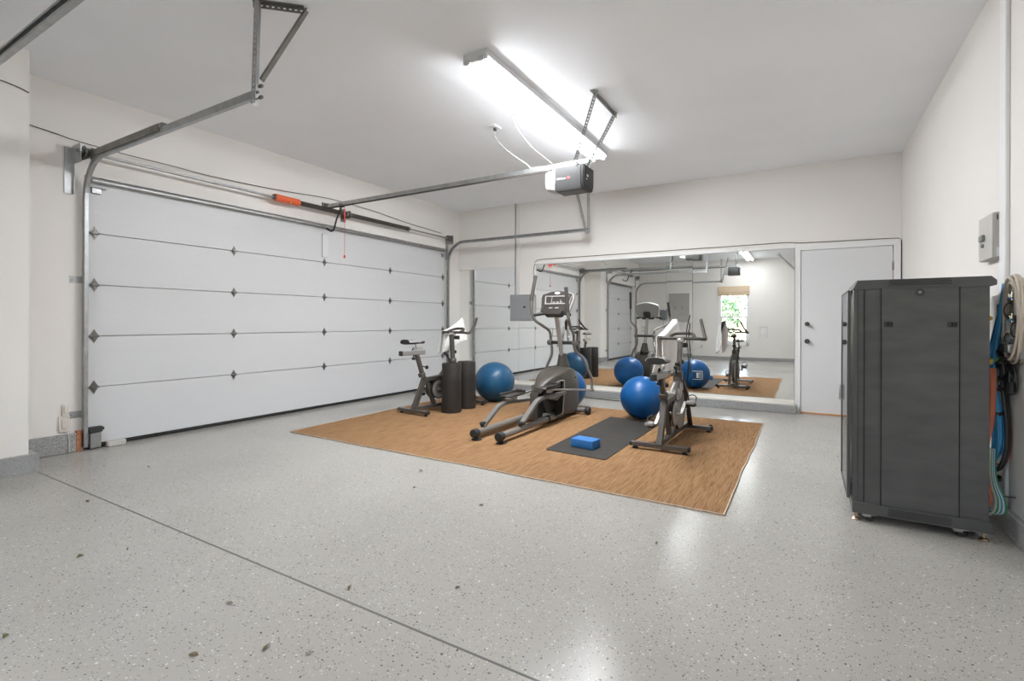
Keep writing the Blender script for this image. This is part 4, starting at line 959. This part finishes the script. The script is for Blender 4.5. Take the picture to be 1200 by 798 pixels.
# shell: narrow spine at the rear, wide rounded front shroud, arched fender between them; side recesses for the pedals
def ywid(bm, secs):
    """loft across x from (y, z_top, half width, z_bottom) stations, with a crowned top"""
    rings = []
    for y, zt, hw, zb in secs:
        r_ = [(-hw, zb), (-hw, zt - .03), (-hw * .93, zt - .012), (-hw * .6, zt - .002), (0, zt + .004), (hw * .6, zt - .002), (hw * .93, zt - .012), (hw, zt - .03), (hw, zb)]
        rings.append([bm.verts.new((x, y - EY, z)) for x, z in r_])
    for p, q in zip(rings, rings[1:]):
        n_ = len(p)
        for k in range(n_): bm.faces.new((p[k], p[(k + 1) % n_], q[(k + 1) % n_], q[k]))
    bm.faces.new(rings[0]); bm.faces.new(rings[-1])
def rs(P_, n=5): return [tuple(q) for q in smooth_path([V(p[:3]) for p in P_], n)]
b = B(); st_ = [(5.26, .555, .150, .068), (5.32, .572, .157, .056), (5.42, .588, .160, .05), (5.52, .588, .160, .048), (5.60, .565, .158, .05), (5.67, .515, .155, .062), (5.72, .44, .150, .085), (5.75, .35, .143, .12), (5.765, .26, .13, .17)]
ywid(b, st_); obj('front_shroud', b, 'ell_shell', t, ang=50)
b = B(); ywid(b, [(4.905, .385, .050, .335), (4.96, .44, .066, .385), (5.05, .492, .095, .425), (5.15, .53, .128, .45), (5.27, .558, .151, .46)]); obj('rear_fender', b, 'ell_shell', t, ang=50)
b = B(); P_ = [(q.y - EY, q.z) for q in smooth_path([V((0, y, z)) for y, z in ((4.87, .045), (4.865, .15), (4.88, .26), (4.915, .37), (4.99, .44), (5.12, .49), (5.30, .49), (5.30, .045))], 3)]
prism(b, P_, 0, -.075, .02); obj('rear_spine', b, 'ell_shell', t, ang=50)
for s in (-1, 1):
    b = B(); x0 = .021 if s > 0 else -.076; box2(b, (x0, 4.885 - EY, .07), (x0 + .003 * s, 5.28 - EY, .33)); box2(b, (x0, 4.93 - EY, .33), (x0 + .003 * s, 5.28 - EY, .42)); box2(b, (x0, 5.248 - EY, .085), (s * .146, 5.259 - EY, .46)); obj('recess_shade', b, 'dark', t, smooth=False)  # dark plates on the closed shell stand in for the recess's shade
    pts = smooth_path([(s * .05, 4.94 - EY, .375), (s * .09, 5.05 - EY, .415), (s * .125, 5.15 - EY, .445), (s * .153, 5.26 - EY, .455), (s * .158, 5.285 - EY, .43), (s * .158, 5.285 - EY, .30), (s * .156, 5.262 - EY, .14), (s * .152, 5.235 - EY, .075), (s * .11, 5.15 - EY, .055), (s * .04, 4.98 - EY, .05)], 5)
    b = B(); tube(b, pts, .0065, 8); obj('opening_trim', b, 'ell_silver', t)
b = B(); box2(b, (-.075, 4.87 - EY, .035), (.155, 5.30 - EY, .062), .006); obj('body_floor', b, 'ell_shell', t)
b = B(); lathe(b, [(0, -.015), (.16, -.015), (.16, .015), (0, .015)], (1, 0, 0), (.045, 1.21, .26), 36); obj('drive_wheel', b, 'rubber', t)
b = B(); lathe(b, [(0, 0), (.012, 0), (.012, .004), (0, .004)], (1, 0, 0), (.159, 1.70, .46), 14); obj('shell_screw', b, 'dark', t)
# mast with boot
b = B(); tube(b, [(0, 1.68, .55), (0, 1.66, .70), (0, 1.50, 1.22), (0, 1.48, 1.28)], .028, 16); obj('mast', b, 'ell_silver', t)
b = B(); lathe(b, [(.085, 0), (.075, .04), (.055, .12), (.045, .17), (.030, .175)], (0, -.12, 1), (0, 1.69, .575), 24); obj('mast_boot', b, 'ell_shell', t)
b = B(); cyl(b, (-.175, 1.66, .88), (.175, 1.66, .88), .021, 16); obj('pivot_bar', b, 'opener_dark', t)
for s in (-1, 1):
    b = B(); lathe(b, [(0, -.026), (.03, -.026), (.033, -.015), (.033, .015), (.03, .026), (0, .026)], (1, 0, 0), (s * .165, 1.66, .88), 20); obj('pivot_hub', b, 'ell_tube', t)
# swing arms
aL = [(2.65, 5.60, .33), (2.66, 5.60, .42), (2.70, 5.585, .58), (2.775, 5.57, .74), (2.765, 5.57, .90), (2.755, 5.55, 1.02), (2.69, 5.49, 1.09), (2.62, 5.425, 1.155), (2.595, 5.38, 1.25), (2.59, 5.37, 1.40)]
aR = [(3.215, 5.80, .30), (3.215, 5.80, .42), (3.20, 5.76, .50), (3.14, 5.70, .68), (3.09, 5.57, .80), (3.085, 5.545, .92), (3.09, 5.52, .99), (3.14, 5.36, 1.04), (3.22, 5.12, 1.10), (3.25, 5.02, 1.16), (3.245, 5.00, 1.24)]
for P_, g0, g1, s in ((aL, (2.59, 5.37, 1.40), (2.61, 5.45, 1.71), -1), (aR, (3.245, 5.00, 1.24), (3.215, 5.02, 1.52), 1)):
    b = B(); tube(b, smooth_path([L(*p) for p in P_] + [L(*g0)], 6), .0175, 12); ar = obj('swing_arm', b, 'ell_tube', t)
    b = B(); tube(b, [L(*g0), L(*g1)], .022, 14); obj('hand_grip', b, 'grip', ar)
    b = B(); f_ = L(*P_[0]); lathe(b, [(0, -.02), (.022, -.02), (.022, .02), (0, .02)], (1, 0, 0), f_, 14); obj('arm_joint', b, 'ell_tube', ar)
# pedal arms, link rods and pedals
for s, z1, zp, py in ((-1, .275, .285, 4.66), (1, .325, .365, 4.86)):
    x = s * .168
    yb = .15 if s < 0 else .36
    pts = [(x * .9, yb, .105), (x, yb + .31, z1 - .02), (x, yb + .42, z1), (x, 1.36, z1 - (.05 if s < 0 else .01))]
    b = B(); bar(b, pts, .03, .052, (1, 0, 0), fil=.07)
    pa = obj('pedal_arm', b, 'ell_tube', t)
    b = B(); lathe(b, [(0, -.02), (.026, -.02), (.026, .02), (0, .02)], (1, 0, 0), (s * .155, yb + .015, .124), 18); box(b, (s * .165, yb + .02, .13), (.05, .05, .03), .006); obj('roller', b, 'rubber', pa)
    yy = py - EY
    b = B(); box(b, (x, yy, zp + .055), (.12, .36, .018), .006); box(b, (x, yy + .17, zp + .075), (.12, .02, .04), .006); box(b, (x + s * .058, yy, zp + .07), (.012, .34, .03), .004); pd = obj('foot_pedal', b, 'console', pa)
    b = B(); box(b, (x, yy + .02, zp + .02), (.05, .07, .055), .006); obj('pedal_bracket', b, 'ell_silver', pa)
    fe = L(*(aL if s < 0 else aR)[0]); b = B(); tube(b, [fe, (x + s * .03, yy + .12, zp + .02), (x + s * .01, yy + .02, zp + .02)], .011, 10); obj('link_rod', b, 'galv_light', pa)
    b = B(); bar(b, [(s * .135, 1.32, z1 - .03), (s * .135, 1.21, .26)], .018, .04, (1, 0, 0)); cyl(b, (s * .05, 1.21, .26), (s * .15, 1.21, .26), .02, 14); obj('crank', b, 'ell_tube', t)
# console
cm = Matrix.Translation((0, 1.50, 1.365)) @ Matrix.Rotation(math.radians(-24), 4, 'X') @ Matrix.Scale(1.08, 4)
def cpart(name, bm, m, par): xf(bm, cm); return obj(name, bm, m, par, ang=30)
# local: x across, z up the face, -y towards the user
P_ = [(-.175, -.125), (.175, -.125), (.205, .05), (.19, .10), (.10, .135), (0, .15), (-.10, .135), (-.19, .10), (-.205, .05)]
b = B(); prism(b, P_, 1, -.012, .035); bmesh.ops.bevel(b, geom=b.edges[:], offset=.008, segments=2, affect='EDGES'); cs_ = cpart('console', b, 'console_grey', t)
P2 = [(x * .93, z * .92) for x, z in P_]
b = B(); prism(b, P2, 1, -.020, -.010); cpart('console_face', b, 'console', cs_)
b = B(); plate_hole(b, [(-.13, -.03), (.13, -.03), (.145, .075), (-.145, .075)], [(-.118, -.018), (.118, -.018), (.132, .063), (-.132, .063)], 1, -.026, -.019); box(b, (-.055, -.022, .022), (.006, .006, .09)); box(b, (.055, -.022, .0), (.006, .006, .05)); cpart('display_frame', b, 'console_grey', cs_)
for k in range(3):
    b = B(); box(b, (-.025 + .045 * k, -.022, -.005), (.028, .006, .016), .002); cpart('display_window', b, 'lcd', cs_)
for k in range(2):
    b = B(); box(b, (-.05 + .075 * k, -.022, -.075), (.045, .006, .016), .002); cpart('keypad', b, 'lcd', cs_)
b = B(); lathe(b, [(0, 0), (1, 0), (1, .003), (0, .003)], (0, -1, 0), (0, 0, 0), 24)
for v in b.verts: v.co = V((v.co.x * .032, v.co.y - .022, v.co.z * .016 + .108))
cpart('oval_badge', b, 'white_text', cs_)
for s in (-1, 1):
    b = B(); bar(b, [(s * .165, -.022, -.09), (s * .19, -.022, .05)], .006, .05, (0, -1, 0)); cpart('console_rib', b, 'console_grey', cs_)
b = B(); prism(b, [(-.10, -.17), (.10, -.17), (.12, -.115), (-.12, -.115)], 1, -.05, .03); bmesh.ops.bevel(b, geom=b.edges[:], offset=.008, segments=2, affect='EDGES'); cpart('console_tray', b, 'console', cs_)
b = B(); box(b, (0, .06, -.07), (.12, .06, .12), .02); cpart('console_neck', b, 'console', cs_)
for s in (-1, 1):
    b = B(); tube(b, smooth_path([(s * .02, 1.49, 1.235), (s * .09, 1.46, 1.235), (s * .15, 1.43, 1.235)], 5), .014, 10); hr = obj('fixed_handle', b, 'ell_silver', t)
    b = B(); tube(b, [(s * .13, 1.44, 1.235), (s * .235, 1.36, 1.215)], .019, 12); obj('handle_grip', b, 'rubber', hr)
b = B(); 
for z in (.96, 1.05): tube(b, [(-.01, 1.56, z), (-.05, 1.50, z), (-.09, 1.50, z), (-.09, 1.58, z), (-.04, 1.60, z)], .003, 6, fil=.02)
tube(b, [(-.09, 1.50, .96), (-.09, 1.50, 1.05)], .003, 6); tube(b, [(-.05, 1.50, .96), (-.05, 1.50, 1.05)], .003, 6); obj('bottle_cage', b, 'galv_dark', t)

# power cable along the curb behind the elliptical
wire('dark cable lying along the foot of the far curb', [(2.3, 7.05, .006), (2.9, 7.0, .006), (3.3, 6.97, .006), (3.9, 7.03, .006), (4.1, 7.11, .006)], .006, 'cable_black', 'cable', name='floor_cable')

# ------------------------------------------------------------------ bits of dry leaf on the floor
def fp(px, py):
    f_, yaw, hz = 581.8, .5342, 377.4
    F = V((-math.sin(yaw), math.cos(yaw), 0)); R = V((math.cos(yaw), math.sin(yaw), 0)); u = (px - 600) / f_; v = -(py - (hz + .0033 * (px - 600))) / f_
    d = F + R * u + V((0, 0, 1)) * v; k = 1.141 / -d.z; return V((5.494 + d.x * k, d.y * k, 0))
leaves = [(fp(103, 588), .05, 0), (fp(95, 653), .035, 1), (fp(270, 707), .04, 0), (fp(313, 760), .045, 1), (fp(228, 769), .04, 0), (fp(8, 747), .03, 1), (fp(364, 766), .03, 0), (fp(410, 690), .04, 0), (fp(537, 690), .025, 0), (fp(494, 552), .05, 0), (fp(565, 592), .045, 1), (fp(150, 645), .02, 0), (fp(486, 572), .03, 0), (fp(175, 548), .03, 0), (fp(770, 637), .035, 0)]
for i, (p, s_, g_) in enumerate(leaves):
    b = B(); an = i * 1.7; n_ = 6; L_, R_ = [], []
    for k in range(n_ + 1):
        u = k / n_; w = .28 * math.sin(PI * min(.98, max(.02, u))) ** .8
        z = .006 + .010 * math.sin(PI * u) * (1 if i % 2 else .4)
        L_.append(b.verts.new(((u - .5) * s_ * .8, w * s_ * .8, z))); R_.append(b.verts.new(((u - .5) * s_ * .8, -w * s_ * .5, z * .5)))
    for k in range(n_): b.faces.new((L_[k], L_[k + 1], R_[k + 1], R_[k]))
    o = obj('dry_leaf', b, 'leafdry_green' if g_ else 'leafbrown', loc=(p.x, p.y, 0), rotz=an)
    md = o.modifiers.new('thick', 'SOLIDIFY'); md.thickness = .0012
    tag(o, 'small %s leaf scrap lying on the speckled epoxy floor' % ('dull green' if g_ else 'dry brown'), 'leaf', '%s leaf scraps on the floor' % ('green' if g_ else 'brown'))

# ------------------------------------------------------------------ outdoors behind the window
b = B(); box2(b, (-12, -30, -.3), (20, YB - .2, -.15)); struct('ground_outside', b, 'lawn', smooth=False)
def bush(loc, r, h, label, n_=900, seed=1):
    rr = random.Random(seed); t = thing('leafy_tree', label, 'tree', loc, group='trees outside the window')
    bm = B()
    for k in range(n_):
        th = rr.uniform(0, 2 * PI); ph = math.acos(rr.uniform(-1, 1)); q = rr.uniform(.5, 1) ** .5 * r
        c = V((q * math.sin(ph) * math.cos(th), q * math.sin(ph) * math.sin(th), h + q * math.cos(ph) * 1.1)); s_ = .10 * rr.uniform(.6, 1.3)
        a_ = V((rr.uniform(-1, 1), rr.uniform(-1, 1), rr.uniform(-1, 1))).normalized(); c2 = a_.orthogonal().normalized()
        vs = [bm.verts.new(c + a_ * s_), bm.verts.new(c + c2 * s_ * .5), bm.verts.new(c - a_ * s_), bm.verts.new(c - c2 * s_ * .5)]; bm.faces.new(vs)
    obj('foliage', bm, 'leafgreen', t, smooth=False)
    bm = B(); tube(bm, [(0, 0, 0), (.05, 0, h * .5), (0, .05, h + .2)], .09, 8); obj('trunk', bm, 'bark', t)
bush((1.6, -10.5, -.15), 1.3, 2.4, 'leafy green tree outside the window, seen in the mirror', seed=1)
bush((4.3, -9.6, -.15), 1.2, 2.0, 'leafy green tree outside the window, seen in the mirror', seed=2)
bush((2.6, -6.2, -.15), .8, 1.5, 'leafy green tree outside the window, seen in the mirror', n_=600, seed=3)

# ------------------------------------------------------------------ sky, camera, output look
wd = bpy.data.worlds.new('world'); sc.world = wd; wd.use_nodes = True
n = wd.node_tree.nodes; l = wd.node_tree.links; bg = n['Background']
sk = n.new('ShaderNodeTexSky'); sk.sky_type = 'NISHITA'; sk.sun_disc = False; sk.sun_elevation = math.radians(48); sk.sun_rotation = math.radians(200)
l.new(sk.outputs[0], bg.inputs[0]); bg.inputs[1].default_value = .7
cam = bpy.data.cameras.new('camera'); co = bpy.data.objects.new('camera', cam); COL.objects.link(co)
cam.sensor_width = 36; cam.lens = 581.8 / 1200 * 36; cam.shift_y = -21.6 / 1200; cam.clip_start = .02
yaw, rol = .5342, .0033
F = V((-math.sin(yaw), math.cos(yaw), 0)); R = V((math.cos(yaw), math.sin(yaw), 0)); U = V((0, 0, 1))
R2 = R * math.cos(rol) + U * math.sin(rol); U2 = U * math.cos(rol) - R * math.sin(rol)
co.matrix_world = Matrix(((R2.x, U2.x, -F.x, 5.494), (R2.y, U2.y, -F.y, 0), (R2.z, U2.z, -F.z, 1.141), (0, 0, 0, 1)))
sc.camera = co
sc.view_settings.view_transform = 'Standard'; sc.view_settings.look = 'None'; sc.view_settings.gamma = 1; sc.view_settings.use_curve_mapping = False
sc.view_settings.exposure = 1.74
cy_ = sc.cycles; cy_.max_bounces = 10; cy_.diffuse_bounces = 6; cy_.glossy_bounces = 6; cy_.transparent_max_bounces = 8; cy_.caustics_reflective = True; cy_.blur_glossy = .5; cy_.sample_clamp_indirect = 8; cy_.use_denoising = True
